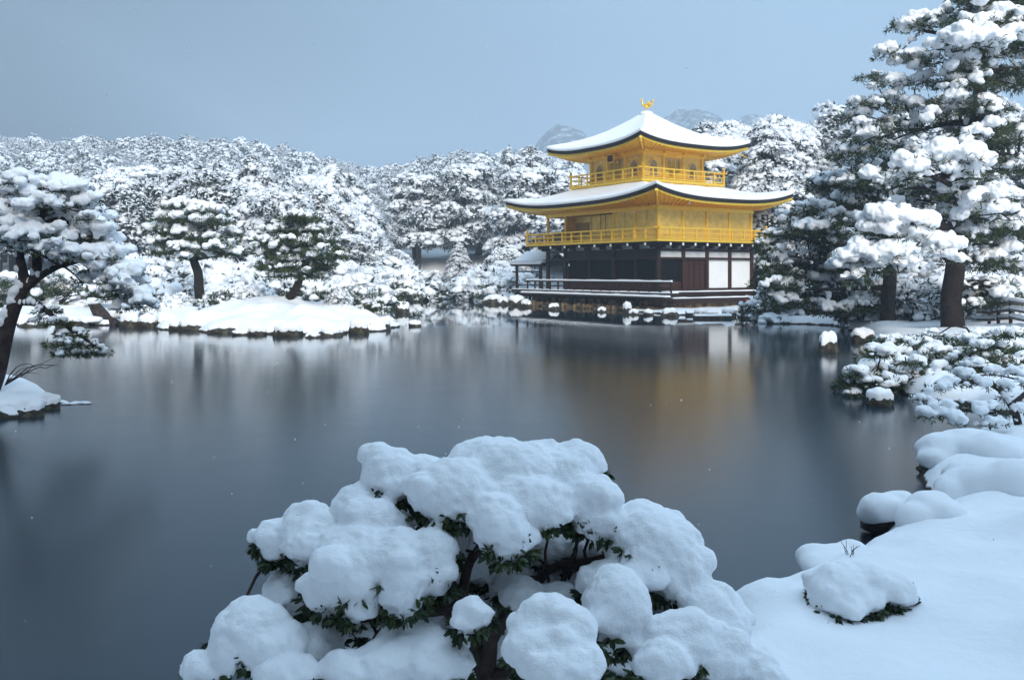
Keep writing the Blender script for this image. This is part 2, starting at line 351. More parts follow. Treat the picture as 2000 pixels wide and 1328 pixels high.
ii = np.arange(MX.size).reshape(MX.shape)
g = Geo(); g.add(np.stack([MX.ravel(), MY.ravel(), MZ.ravel()], 1), np.stack([ii[:-1, :-1].ravel(), ii[:-1, 1:].ravel(), ii[1:, 1:].ravel(), ii[1:, :-1].ravel()], 1))
tag(g.build('hills', MOUNT), kind='structure')
# ------------------------------------------------------------------ the golden pavilion
B = 2.12; Lx, Ly = 4 * B, 5.5 * B; OV = .55 * B
pav = thing('pavilion', 'three-storey golden pavilion with snow-covered roofs standing at the edge of the pond', 'pavilion', (9.11, 55.2, -.2), math.atan2(.0213, .032))
def part(name, g, m, parent=pav, label=None):
    o = g.build(name, m, parent)
    if label: o['label'] = label
    return o

# --- ground storey: stone base, veranda, dark timber frame
g = Geo(); g.box(-.95, Lx + .3, -.85, Ly + .7, .1, .93)
part('foundation', g, EARTH)
SV, SF = [], []; fr_ = np.random.default_rng(3)                # rough footing stones along the water
for k in range(44):
    V, F = lumpy(3, .30, k % 9, 1.0); h = .16 + .16 * fr_.random(); p_ = (-1.12 - .12 * fr_.random(), -1.2 + k * .33, .2 + .12 * fr_.random()) if k < 41 else (-.6 + .5 * (k - 41), -1.0, .25)
    SV.append(V * (.30, .28, h) + p_); SF.append(F + len(V) * k)
V, F, no = voxel(np.concatenate(SV), np.concatenate(SF), .045, 1); g = Geo(); g.add(V + no * (fbm(V * 6, 4, 2) * .04)[:, None], F); part('footing', g, [EARTH])
for k in range(9):
    g = Geo(); g.box(-OV + .02, -OV + .18, -.9 + k * 1.66, -.74 + k * 1.66, .05, 1.05); part('deck_post', g, WOOD)
g = Geo(); g.box(-OV, 0, -1.1 * B, 6.05 * B, 1.16, 1.34); g.box(-OV - .48, -OV - .003, -1.1 * B, 6.05 * B, .98, 1.12)
for y in np.arange(-1.1 * B + .3, 6.05 * B, .55): g.box(-OV - .4, -OV + .5, y, y + .12, 1.0 - .14, .978)
deck = part('veranda', g, WOOD)
def snow_strip(x0, x1, y0, y1, z, h, parent, name='snow_cover', r=rng, seg=.35, amp=.25):
    """a low rounded ridge of snow lying on a board"""
    lng = y1 - y0 > x1 - x0
    a0, a1, c0, c1 = (y0, y1, x0, x1) if lng else (x0, x1, y0, y1)
    t = np.linspace(a0, a1, max(4, int((a1 - a0) / seg)))
    prof = [(0, 0), (.02, .55), (.16, .92), (.5, 1.0), (.84, .92), (.98, .55), (1, 0)]
    V = []
    hh = h * (1 + amp * vnoise(np.stack([t * 1.7, 0 * t + z, 0 * t + x0], 1), 3))
    for a, q in zip(t, hh):
        for u, w in prof:
            c = c0 + (c1 - c0) * u
            V.append((c, a, z + q * w) if lng else (a, c, z + q * w))
    n = len(prof); F = [(j * n + i, j * n + i + 1, (j + 1) * n + i + 1, (j + 1) * n + i) for j in range(len(t) - 1) for i in range(n - 1)]
    gg = Geo(); gg.add(V, F)
    e = (len(t) - 1) * n
    gg.add([V[i] for i in range(n)], [(0, i, i + 1) for i in range(1, n - 1)], 0, False); gg.add([V[e + i] for i in range(n)], [(0, i + 1, i) for i in range(1, n - 1)], 0, False)
    return gg.build(name, SNOW, parent)
snow_strip(-OV + .0, -.45, -1.08 * B, 6.03 * B, 1.343, .07, deck); snow_strip(-OV - .50, -OV - .005, -1.1 * B, 6.05 * B, 1.123, .12, deck)
# veranda railing
g = Geo()
ys = np.linspace(-1.1 * B + .06, 6.03 * B - .06, 17)
for y in ys: g.box(-OV + .03, -OV + .12, y - .045, y + .045, 1.34, 1.92)
g.box(-OV + .01, -OV + .14, -1.1 * B, 6.05 * B, 1.92, 2.02); g.box(-OV + .045, -OV + .105, -1.1 * B, 6.05 * B, 1.62, 1.68)
rail = part('veranda_railing', g, WOOD); snow_strip(-OV - .01, -OV + .16, -1.1 * B, 6.05 * B, 2.023, .10, rail)
# benches along the right face
for z, y0, y1 in ((1.36, -.55, -.05), (.98, -1.15, -.60)):
    g = Geo(); g.box(.15, Lx + .05, y0, y1, z - .13, z); g.box(.15, Lx + .05, y0 + .04, y0 + .1, z - .34, z - .133)
    b_ = part('bench', g, WOOD); snow_strip(.15, Lx + .05, y0 - .02, y1 - .1, z + .003, .07, b_)
CZ0, CZ1 = .98, 4.46
for x, y in [(0, 0), (0, 2 * B), (0, 4.5 * B), (0, 5.5 * B), (B, 0), (2 * B, 0), (3 * B, 0), (Lx, 0), (Lx, 4.5 * B), (Lx, Ly), (2 * B, 5.5 * B)]:
    g = Geo(); g.box(x - .11, x + .11, y - .11, y + .11, CZ0, CZ1); part('column', g, WOOD if x == 0 else WOOD_RED)
# right face: black panel for an unlit bay, board doors, two plaster bays; plaster band above
g = Geo(); g.box(.11, B - .11, .06, .16, 2.0, 3.42, 0); part('dark_opening_panel', g, BLACK)
g = Geo(); g.box(.11, B - .11, .04, .14, 1.3, 2.0); part('low_wall', g, WOOD_RED)
g = Geo()
for k in range(8):
    a = B + .115 + k * (B - .23) / 8; g.box(a, a + (B - .23) / 8 - .02, .03 + .02 * (k % 2), .12, 1.3, 3.42)
g.box(B + .11, 2 * B - .11, -.0, .028, 1.42, 1.56); g.box(B + .11, 2 * B - .11, 0, .028, 3.16, 3.30); g.box(1.5 * B - .05, 1.5 * B + .05, -.02, .027, 1.3, 3.42)
part('door', g, WOOD_RED)
for k in (2, 3):
    g = Geo(); g.box(k * B + .113, (k + 1) * B - .113, .02, .1, 1.58, 3.42); part('plaster_panel', g, PLASTER)
for k in range(4):
    g = Geo(); g.box(k * B + .113, (k + 1) * B - .113, .02, .1, 3.56, 3.94); part('plaster_panel', g, PLASTER)
    g = Geo(); g.box(k * B + .113, (k + 1) * B - .113, .05, .12, 4.08, 4.40); part('plaster_panel', g, PLASTER)
g = Geo()
g.box(-.13, Lx + .13, -.135, .0, 3.42, 3.56); g.box(-.13, Lx + .13, -.135, .0, 3.94, 4.08); g.box(.11, Lx, -.10, .05, 1.3, 1.56)
g.box(-.135, 0, .0, Ly + .13, 3.42, 3.6); g.box(-.135, 0, .0, Ly + .13, 3.96, 4.08)
part('beams', g, WOOD)
# left face: board wall below, lattice shutters propped open over a black panel painted as unlit interior
for y0, y1 in ((0, 2 * B), (2 * B, 4.5 * B)):
    g = Geo(); g.box(.0, .08, y0 + .11, y1 - .11, 1.34, 2.12)
    for y in np.arange(y0 + .5, y1 - .2, .53): g.box(-.03, -.002, y, y + .06, 1.36, 2.10)
    part('low_wall', g, WOOD_RED)
    g = Geo(); g.box(.14, .2, y0 + .11, y1 - .11, 2.12, 3.42); part('dark_opening_panel', g, BLACK)
    g = Geo()
    m_ = (y0 + y1) / 2; g.box(-.04, .05, m_ - .06, m_ + .06, 2.12, 3.42); g.box(-.02, .06, y0 + .11, y1 - .11, 2.12, 2.2); part('shutter_frame', g, WOOD)
    g = Geo(); g.box(.02, .1, y0 + .11, y1 - .11, 3.6, 3.96); part('upper_wall', g, WOOD)
    for a in np.linspace(y0, y1, 3)[:-1]:
        g = Geo(); g.box(.04, .12, a + .22, a + (y1 - y0) / 2 - .22, 4.1, 4.38); part('plaster_panel', g, PLASTER)
g = Geo(); g.box(.05, .12, 4.5 * B + .2, 5.5 * B - .2, 4.1, 4.38); part('plaster_panel', g, PLASTER)
g = Geo(); g.box(.25, Lx - .12, 4.5 * B - .06, 4.5 * B + .06, 1.34, 4.4); g.box(Lx - .14, Lx - .02, .2, Ly - .2, 1.3, 4.4); part('back_wall', g, WOOD)
# brackets under the golden balcony
for x, y, dx, dy in [(0, B * k * .97, -1, 0) for k in np.arange(.0, 5.7, .8)] + [(B * k, 0, 0, -1) for k in np.arange(0, 4.1, .5)]:
    g = Geo()
    if dx: g.box(-OV + .1, -.14, y - .07, y + .07, 4.26, 4.44); g.box(-.62, -.14, y - .09, y + .09, 4.10, 4.255); g.box(-OV + .04, -OV + .098, y - .06, y + .06, 4.27, 4.43, 1)
    else: g.box(x - .07, x + .07, -OV + .1, -.14, 4.26, 4.44); g.box(x - .09, x + .09, -.62, -.14, 4.10, 4.255); g.box(x - .06, x + .06, -OV + .04, -OV + .098, 4.27, 4.43, 1)
    part('bracket', g, [WOOD, PLASTER])

# --- golden storeys
def railing(x0, x1, y0, y1, z, h, parent, sides='WSEN', step=1.06):
    g = Geo()
    runs = {'W': ((x0, y0), (x0, y1)), 'S': ((x0, y0), (x1, y0)), 'E': ((x1, y0), (x1, y1)), 'N': ((x0, y1), (x1, y1))}
    for s in sides:
        (ax, ay), (bx, by) = runs[s]
        n = max(2, int(round(math.hypot(bx - ax, by - ay) / step)))
        for k in range(n + 1):
            px, py = ax + (bx - ax) * k / n, ay + (by - ay) * k / n
            e = k in (0, n)
            if e and s in 'EN' : continue
            r = .06 if e else .042; hh = h + .26 if e else h - .05
            g.box(px - r, px + r, py - r, py + r, z, z + hh)
            if e: g.cyl(px, py, z + hh, z + hh + .1, .075, 8, 0, .03)
        for zz, t, ex in ((z + h, .045, .28), (z + h * .58, .03, 0), (z + .1, .035, 0)):
            if ax == bx: g.box(ax - t, ax + t, ay - ex, by + ex, zz - t, zz + t)
            else: g.box(ax - ex, bx + ex, ay - t, ay + t, zz - t * .97, zz + t * .97)
    return part('balcony_railing', g, GOLD, parent)
def columns(pts, z0, z1, r=.105):
    for x, y in pts:
        g = Geo(); g.cyl(x, y, z0, z1, r, 14); part('column', g, GOLD)
Z2 = 4.64
g = Geo(); g.box(-OV, Lx + .3, -OV, Ly + OV, 4.5, Z2); g.box(-OV + .1, Lx + .2, -OV + .1, Ly + OV - .1, 4.45, 4.497, 1)
bal = part('balcony', g, [GOLD, WOOD]); railing(-OV + .07, Lx + .23, -OV + .07, Ly + OV - .07, Z2, .70, bal)
W2 = 6.95
columns([(0, 0), (0, B), (0, 2 * B), (0, 4.5 * B), (0, Ly), (B, 0), (2 * B, 0), (3 * B, 0), (Lx, 0), (Lx, Ly), (2 * B, Ly), (Lx, 4.5 * B)], Z2, W2)
for k in range(4):
    g = Geo(); g.box(k * B + .08, (k + 1) * B - .08, .0, .1, Z2, 6.55); g.box(k * B + .09, (k + 1) * B - .09, -.03, -.002, 6.2, 6.27); g.box(k * B + .09, (k + 1) * B - .09, -.03, -.002, 5.33, 5.39)
    part('wall_panel', g, GOLD_PANEL)
for k in range(2):
    g = Geo(); g.box(.0, .1, k * B + .08, (k + 1) * B - .08, Z2, 6.55)
    g.box(-.035, -.002, k * B + B / 2 - .04, k * B + B / 2 + .04, Z2, 6.55); g.box(-.03, -.0025, k * B + .09, k * B + B - .09, 6.2, 6.27)
    part('wall_panel', g, GOLD_PANEL)
g = Geo(); g.box(.75, .85, 2 * B, 4.5 * B, Z2, 6.55); g.box(.1, .75, 2 * B - .05, 2 * B + .05, Z2, 6.55)
for y in (2.85 * B, 3.1 * B, 3.6 * B, 4.48 * B): g.box(.70, .748, y - .05, y + .05, Z2, 6.55)
rec = part('recessed_wall', g, GOLD_PANEL)
g = Geo(); g.box(.70, .747, 3.68 * B, 4.40 * B, 5.25, 6.1)
for y in np.arange(3.70 * B, 4.4 * B, .12): g.box(.68, .698, y, y + .03, 5.27, 6.08)
part('lattice_window', g, GOLD_DARK)
g = Geo(); g.box(.1, Lx - .1, 4.5 * B - .05, 4.5 * B + .05, Z2, 6.55); g.box(Lx - .05, Lx + .05, .1, 4.5 * B, Z2, 6.55); part('wall_panel', g, GOLD_PANEL)
g = Geo()
g.box(-.12, Lx + .12, -.13, .12, 6.55, 6.98); g.box(-.13, .12, .12, Ly + .12, 6.551, 6.981); g.box(-.12, Lx + .12, Ly - .1, Ly + .121, 6.552, 6.982); g.box(Lx - .1, Lx + .121, .12, Ly - .1, 6.553, 6.983)
part('beams', g, GOLD)

def roof(O, I, wall, ze, zt, lift, wz, snow_h=.22, band=.25, c=.45, name='roof', rstep=.40):
    """hipped roof over the outline O=(x0,x1,y0,y1) rising to I, corners turned up by lift; shingle slab, snow on it, golden rafters under it"""
    def corners(R): return [((R[0], R[2]), (R[1], R[2])), ((R[1], R[2]), (R[1], R[3])), ((R[1], R[3]), (R[0], R[3])), ((R[0], R[3]), (R[0], R[2]))]
    us = np.sin(np.linspace(-1, 1, 33) * math.pi / 2)
    def pt(R0, R1, side, u, v):
        (a, b), (p, q) = corners(R0)[side], corners(R1)[side]; k = (u + 1) / 2
        e = np.array(a) * (1 - k) + np.array(b) * k; i = np.array(p) * (1 - k) + np.array(q) * k
        return e + (i - e) * v
    def zl(u, v): return lift * (.15 * u * u + .85 * abs(u) ** 3.2) * max(0, 1 - v) ** 1.6
    def sheet(gg, R0, R1, rows, zf, mat=0, flip=False, uneven=0):
        n = len(us)
        for s in range(4):
            V = []
            for v, off in rows:
                for u in us:
                    x, y = pt(R0, R1, s, u, v); V.append((x, y, zf(u, v) + off))
            V = np.array(V)
            if uneven: V[:, 2] += uneven * fbm(np.stack([V[:, 0], V[:, 1], 0 * V[:, 0]], 1) * 1.1, 9, 3) * np.repeat([0, .2, .6, 1] + [1] * (len(rows) - 4), n)
            F = []
            for j in range(len(rows) - 1):
                for i in range(n - 1):
                    f = (j * n + i, j * n + i + 1, (j + 1) * n + i + 1, (j + 1) * n + i); F.append(f[::-1] if flip else f)
            gg.add(V, F, mat)
    ztop = lambda u, v: ze + zl(u, v) + (zt - ze) * ((1 - c) * v + c * v * v)
    vs = [0, .06, .14, .24, .36, .5, .64, .78, .9, 1.0]
    gg = Geo(); sheet(gg, O, I, [(0, -band), (0, 0)] + [(v, 0) for v in vs[1:]], lambda u, v: ztop(u, v))
    # underside of the thatch, from the edge to a hand's breadth inside
    sheet(gg, O, wall, [(0, -band), (.10, -band + .02)], lambda u, v: ze + zl(u, v), 0, True)
    r_ = part(name, gg, SHINGLE)
    gg = Geo(); k = snow_h
    sheet(gg, O, I, [(-.004, .01), (-.010, k * .35), (-.006, k * .75), (.012, k * .97)] + [(v, k * (1 + .10 * math.sin(v * 9))) for v in vs[1:]], lambda u, v: ztop(u, max(v, 0)), 0, False, .035)
    gg.build('snow_cover', SNOW, r_)
    # boarded soffit and golden eave strip
    gg = Geo(); d = .10
    O2 = (O[0] + d, O[1] - d, O[2] + d, O[3] - d)
    sof = lambda u, v: ze - band + zl(u, v) * 1.0 + (wz - ze + band) * v
    sheet(gg, O2, wall, [(v, -.05) for v in (0, .15, .35, .6, .8, 1)], sof, 0, True); sheet(gg, O2, wall, [(0, -.14), (0, .0)], sof, 0)
    gg.build('soffit', GOLD, r_)
    gg = Geo()
    for s in range(4):
        (a, b) = corners(O2)[s]; ln = math.hypot(b[0] - a[0], b[1] - a[1]); n = int(ln / rstep)
        for j in range(n + 1):
            u = -1 + 2 * (j + .0) / n; w = .09 / ln
            P = []
            for v in (.005, .2, .45, .75, 1.0):
                for uu, zz in ((u - w, -.055), (u + w, -.055), (u + w, -.17), (u - w, -.17)):
                    x, y = pt(O2, wall, s, np.clip(uu, -1, 1), v); P.append((x, y, sof(np.clip(u, -1, 1), v) + zz))
            F = [(q * 4 + i, q * 4 + (i + 1) % 4, q * 4 + 4 + (i + 1) % 4, q * 4 + 4 + i) for q in range(4) for i in range(4)] + [(0, 1, 2, 3)]
            gg.add(P, F, 0, False)
    gg.build('rafters', GOLD, r_)
    for s in range(4):                                   # hip beams to the four corners
        gg = Geo()
        a, p = np.array(corners(O2)[s][0]), np.array(corners(wall)[s][0])
        V = [np.append(a + (p - a) * v, sof(-1, v) - .16) for v in (-.03, .25, .5, .75, 1)]
        gg.tube(V, .10, 6); gg.build('hip_beam', GOLD, r_)
    return r_
P0, Q0, S3 = .73 * B, 1.46 * B, 2.58 * B; W3 = .52 * B
roof((-1.0 * B, Lx + .80 * B, -1.0 * B, Ly + 1.15 * B), (P0 - W3 + .1, P0 + S3 + W3 - .1, Q0 - W3 + .1, Q0 + S3 + W3 - .1), (-.1, Lx + .1, -.1, Ly + .1), 7.20, 8.24, .64, 6.96, band=.21, name='lower_roof')
Z3 = 8.68
x0, x1, y0, y1 = P0, P0 + S3, Q0, Q0 + S3
g = Geo(); g.box(x0 - W3, x1 + W3, y0 - W3, y1 + W3, 8.52, Z3); g.box(x0 - W3 + .12, x1 + W3 - .12, y0 - W3 + .12, y1 + W3 - .12, 8.2, 8.517)
for k in np.linspace(0, 1, 7):
    a = y0 - W3 + .3 + k * (S3 + 2 * W3 - .6); g.box(x0 - W3 + .02, x0 - W3 + .118, a - .1, a + .1, 8.36, 8.515)
    a = x0 - W3 + .3 + k * (S3 + 2 * W3 - .6); g.box(a - .1, a + .1, y0 - W3 + .02, y0 - W3 + .118, 8.36, 8.514)
bal3 = part('balcony', g, GOLD); railing(x0 - W3 + .07, x1 + W3 - .07, y0 - W3 + .07, y1 + W3 - .07, Z3, .74, bal3, step=.9)
T3 = S3 / 3
columns([(x0, y0 + k * T3) for k in range(4)] + [(x0 + k * T3, y0) for k in range(1, 4)] + [(x1, y1)], Z3, 10.85, .12)
# wall core; the doors and cusped windows stand proud of it
g = Geo(); g.box(x0 + .04, x1 - .04, y0 + .04, y1 - .04, Z3, 10.5); part('wall_panel', g, GOLD_PANEL)
g = Geo(); g.box(x0 - .13, x1 + .13, y0 - .13, y1 + .13, 10.45, 10.92); g.box(x0 - .06, x1 + .06, y0 - .06, y1 + .06, 9.0, 9.06)
for k in range(4):
    g.box(x0 - .32, x0 - .132, y0 + k * T3 - .14, y0 + k * T3 + .14, 10.56, 10.84); g.box(x0 + k * T3 - .14, x0 + k * T3 + .14, y0 - .32, y0 - .132, 10.56, 10.841)
part('beams', g, GOLD)
def bell(w, h, n=9):
    """outline of a cusped window: flared foot, ogee head"""
    L = [(w * 1.12, 0), (w * 1.0, h * .18), (w * .96, h * .45), (w * 1.0, h * .60), (w * .93, h * .74), (w * .70, h * .86), (w * .36, h * .93), (0, h)]
    return L + [(-a, b) for a, b in L[-2::-1]]
def put(face, s, z, d):                                    # face coordinates -> pavilion coordinates, d proud of the wall
    return (x0 + .04 - d, s, z) if face == 'W' else (s, y0 + .04 - d, z)
def extr(gg, face, s0, z0, L, d0, d1, mat=0):
    n = len(L); V = [put(face, s0 + a, z0 + b, d0) for a, b in L] + [put(face, s0 + a, z0 + b, d1) for a, b in L] + [put(face, s0, z0 + .5, d1)]
    gg.add(V, [(i, (i + 1) % n, n + (i + 1) % n, n + i) for i in range(n)], mat, False); gg.add(V, [(n + i, n + (i + 1) % n, 2 * n) for i in range(n)], mat, False)
for face, base in (('W', y0), ('S', x0)):
    for k in (.5, 2.5):
        s0 = base + k * T3
        g = Geo(); extr(g, face, s0, Z3 + .30, bell(.42, 1.24), 0, .05); w_ = part('window', g, GOLD)
        g = Geo(); extr(g, face, s0, Z3 + .36, bell(.35, 1.11), .051, .058)
        for a in np.linspace(-.26, .26, 5):
            L = [(a - .012, .02), (a + .012, .02), (a + .012, 1.0 - abs(a) * .9), (a - .012, 1.0 - abs(a) * .9)]; extr(g, face, s0, Z3 + .36, L, .059, .072, 1)
        for b in (.3, .6): extr(g, face, s0, Z3 + .36, [(-.33, b), (.33, b), (.33, b + .022), (-.33, b + .022)], .0595, .071, 1)
        g.build('pane', [PAPER, GOLD_DARK], w_)
    s0 = base + 1.5 * T3
    g = Geo()
    for j in range(4):
        a = -.80 + j * .41; extr(g, face, s0, Z3 + .05, [(a, 0), (a + .37, 0), (a + .37, 1.72), (a, 1.72)], .0, .045)
        extr(g, face, s0, Z3 + .05, [(a + .06, .75), (a + .31, .75), (a + .31, 1.62), (a + .06, 1.62)], .046, .052, 1)
        for q in (.13, .2): extr(g, face, s0, Z3 + .05, [(a + q, .76), (a + q + .03, .76), (a + q + .03, 1.6), (a + q, 1.6)], .053, .062)
    part('door', g, [GOLD, PAPER])
g = Geo(); c_ = (y0 + y1) / 2
g.box(x0 - .55, x0 - .45, c_ - .34, c_ + .34, 10.08, 10.66, 0); g.box(x0 - .575, x0 - .552, c_ - .26, c_ + .26, 10.15, 10.59, 1); g.box(x0 - .45, x0 - .1, c_ - .05, c_ + .05, 10.5, 10.58, 0)
part('name_plaque', g, [GOLD, WOOD])
O3 = 1.06 * B; cx, cy = (x0 + x1) / 2, (y0 + y1) / 2
roof((x0 - O3, x1 + O3, y0 - O3, y1 + O3), (cx - .32, cx + .32, cy - .32, cy + .32), (x0 - .1, x1 + .1, y0 - .1, y1 + .1), 10.98, 13.55, .50, 10.9, .22, .22, .56, name='upper_roof', rstep=.36)
g = Geo(); g.box(cx - .36, cx + .36, cy - .36, cy + .36, 13.45, 13.72); rb = part('finial_base', g, GOLD)
V, F = lumpy(3, .08, 5); g = Geo(); g.add(V * (.5, .5, .26) + (cx, cy, 13.72), F); g.build('snow_cover', SNOW, rb)
# phoenix: legs, breast, arched neck, raised wings, fan of tail plumes
g = Geo(); z = 13.86; ax = np.array([.83, -.55, 0]); axx = np.array([.55, .83, 0])
def ph(f, s, h): return np.array([cx, cy, z]) - ax * f + axx * s + np.array([0, 0, h])
for s in (-.07, .07): g.tube([ph(0, s, 0), ph(.03, s, .16), ph(-.02, s, .34)], [.022, .025, .04], 6)
V, F = ICO[2]; g.add(np.array([ph(a * .24 - .02, b_ * .13, .42 + c * .13 + .10 * a) for a, b_, c in V]), F)
g.tube([ph(.15, 0, .46), ph(.27, 0, .58), ph(.25, 0, .74), ph(.31, 0, .84)], [.10, .07, .055, .05], 8)
V, F = ICO[2]; g.add(np.array([ph(.33 + a * .075, b_ * .055, .86 + c * .06) for a, b_, c in V]), F)
g.tube([ph(.38, 0, .86), ph(.47, 0, .82)], [.03, .006], 6)
for k in range(3): g.tube([ph(.30 - .03 * k, 0, .90), ph(.26 - .05 * k, 0, 1.0 - .02 * k)], [.02, .01], 5)
for s in (-1, 1):
    for k in range(6): g.tube([ph(.08 - .05 * k, s * .10, .48), ph(-.06 - .06 * k, s * (.22 + .02 * k), .60 - .01 * k), ph(-.14 - .08 * k, s * (.30 - .02 * k), .74 - .06 * k)], [.05, .075, .03], 6, 0, .5)
for k in range(7): 
    q = (k - 3) / 3; g.tube([ph(-.2, q * .04, .42), ph(-.38, q * .10, .60 + .05 * (1 - abs(q))), ph(-.44, q * .20, .86 - .08 * abs(q)), ph(-.54, q * .24, .90 - .14 * abs(q))], [.05, .06, .06, .02], 6)
part('phoenix_ornament', g, GOLD)
g = Geo(); g.tube([(x1 + O3 - .5, y0 - O3 + .35, 10.72), (x1 + O3 + 1.15, y0 - O3 + 1.1, 10.62)], [.045, .035], 8); part('gutter_spout', g, GOLD)

# --- fishing porch on the far side of the veranda
g = Geo(); a0, a1, b0, b1 = -.2, 2.6, 5.75 * B, 7.75 * B
V = []
for u, zr in ((0, 3.2), (.12, 3.24), (.3, 3.55), (.5, 3.95), (.7, 3.55), (.88, 3.24), (1, 3.2)):
    for w in (0, .06, .5, .94, 1): V.append((a0 + (a1 - a0) * u, b0 + (b1 - b0) * w, zr + (.10 if w in (0, 1) else 0) * (abs(u - .5) * 2) ** 2))
F = [(j * 5 + i, j * 5 + i + 1, j * 5 + 6 + i, j * 5 + 5 + i) for j in range(6) for i in range(4)]
V = np.array(V); g.add(V, F); g.add(V - (0, 0, .14), [f[::-1] for f in F])
def skirt(gg, A, Bv, mt=0):
    ring = [0, 1, 2, 3, 4, 9, 14, 19, 24, 29, 34, 33, 32, 31, 30, 25, 20, 15, 10, 5]; n = len(ring)
    gg.add(np.concatenate([A[ring], Bv[ring]]), [(i, (i + 1) % n, n + (i + 1) % n, n + i) for i in range(n)], mt, False)
skirt(g, V, V - (0, 0, .14)); pr = part('porch_roof', g, SHINGLE)
c = V.mean(0); U = (V - c) * (1.0, 1.0, 1) + c + (0, 0, .30); U[:, 2] -= .1 * np.isin(np.arange(35) % 5, (0, 4)); g = Geo(); g.add(U, F); skirt(g, (V - c) * (1.01, 1.01, 1) + c + (0, 0, .004), U); g.build('snow_cover', SNOW, pr)
for x, y in ((.1, 6.0 * B), (.1, 7.5 * B), (2.3, 6.0 * B), (2.3, 7.5 * B)):
    g = Geo(); g.box(x - .08, x + .08, y - .08, y + .08, .0, 3.2); part('porch_post', g, WOOD)
g = Geo(); g.box(-.1, 2.5, 6.06 * B, 7.7 * B, 1.14, 1.3); g.box(-.06, .02, 6.06 * B, 7.7 * B, 1.6, 1.68); g.box(-.06, .02, 6.06 * B, 7.7 * B, 2.6, 2.7)
pd = part('porch_deck', g, WOOD); snow_strip(-.1, .6, 6.06 * B, 7.7 * B, 1.303, .08, pd)
# ------------------------------------------------------------------ trees: trunk and limbs, needle or leaf tufts, snow lying on the boughs
def limb(gg, A, Bp, r0, r1, r, sag=.12, n=6, mat=0):
    A = np.asarray(A, float); Bp = np.asarray(Bp, float); t = np.linspace(0, 1, n)[:, None]
    d = np.linalg.norm(Bp - A); P = A + (Bp - A) * t + np.sin(t * math.pi) * (r.normal(size=3) * .07 + np.array([0, 0, sag])) * d + (r.normal(size=(n, 3)) * .025 * d) * np.sin(t * math.pi)
    gg.tube(P, np.linspace(r0, r1, n), 6, mat); return P
def pad_blobs(C, rx, ry, rz, br, r, fill=1.25, droop=.35, ang=0.0):
    """positions and sizes of the snow lumps lying on one flat bough"""
    n = max(4, int(fill * (rx * ry) / (br * br) * .95))
    q = np.sqrt(r.random(n)) * .98; a = r.random(n) * 2 * math.pi
    u, v = rx * q * np.cos(a), ry * q * np.sin(a); c, s = math.cos(ang), math.sin(ang)
    z = rz * np.sqrt(np.maximum(0, 1 - q * q)) * (.35 + .65 * r.random(n)) - droop * q ** 3 * min(rx, ry) * .55
    P = np.stack([C[0] + u * c - v * s, C[1] + u * s + v * c, C[2] + z], 1)
    sz = br * (.42 + .95 * r.random(n) ** 1.7); Sc = np.stack([sz * (.9 + .35 * r.random(n)), sz * (.9 + .35 * r.random(n)), sz * (.62 + .25 * r.random(n))], 1)
    return P, Sc
def pad_tufts(C, rx, ry, rz, L, w, n, r, up=-.1):
    q = np.sqrt(r.random(n)) * 1.06; a = r.random(n) * 2 * math.pi
    z = -rz * (.05 + .8 * r.random(n)) * (1.05 - .6 * q) - .30 * q ** 3 * min(rx, ry) * .55
    P = np.stack([C[0] + rx * q * np.cos(a), C[1] + ry * q * np.sin(a), C[2] + z], 1)
    k = 7; PP = np.repeat(P, k, 0); D = r.normal(size=(n * k, 3)); D[:, :2] += np.repeat(np.stack([np.cos(a), np.sin(a)], 1) * q[:, None], k, 0) * 1.1; D[:, 2] += up
    return blades(PP, D, L * (.7 + .6 * r.random(n * k)), w, r)
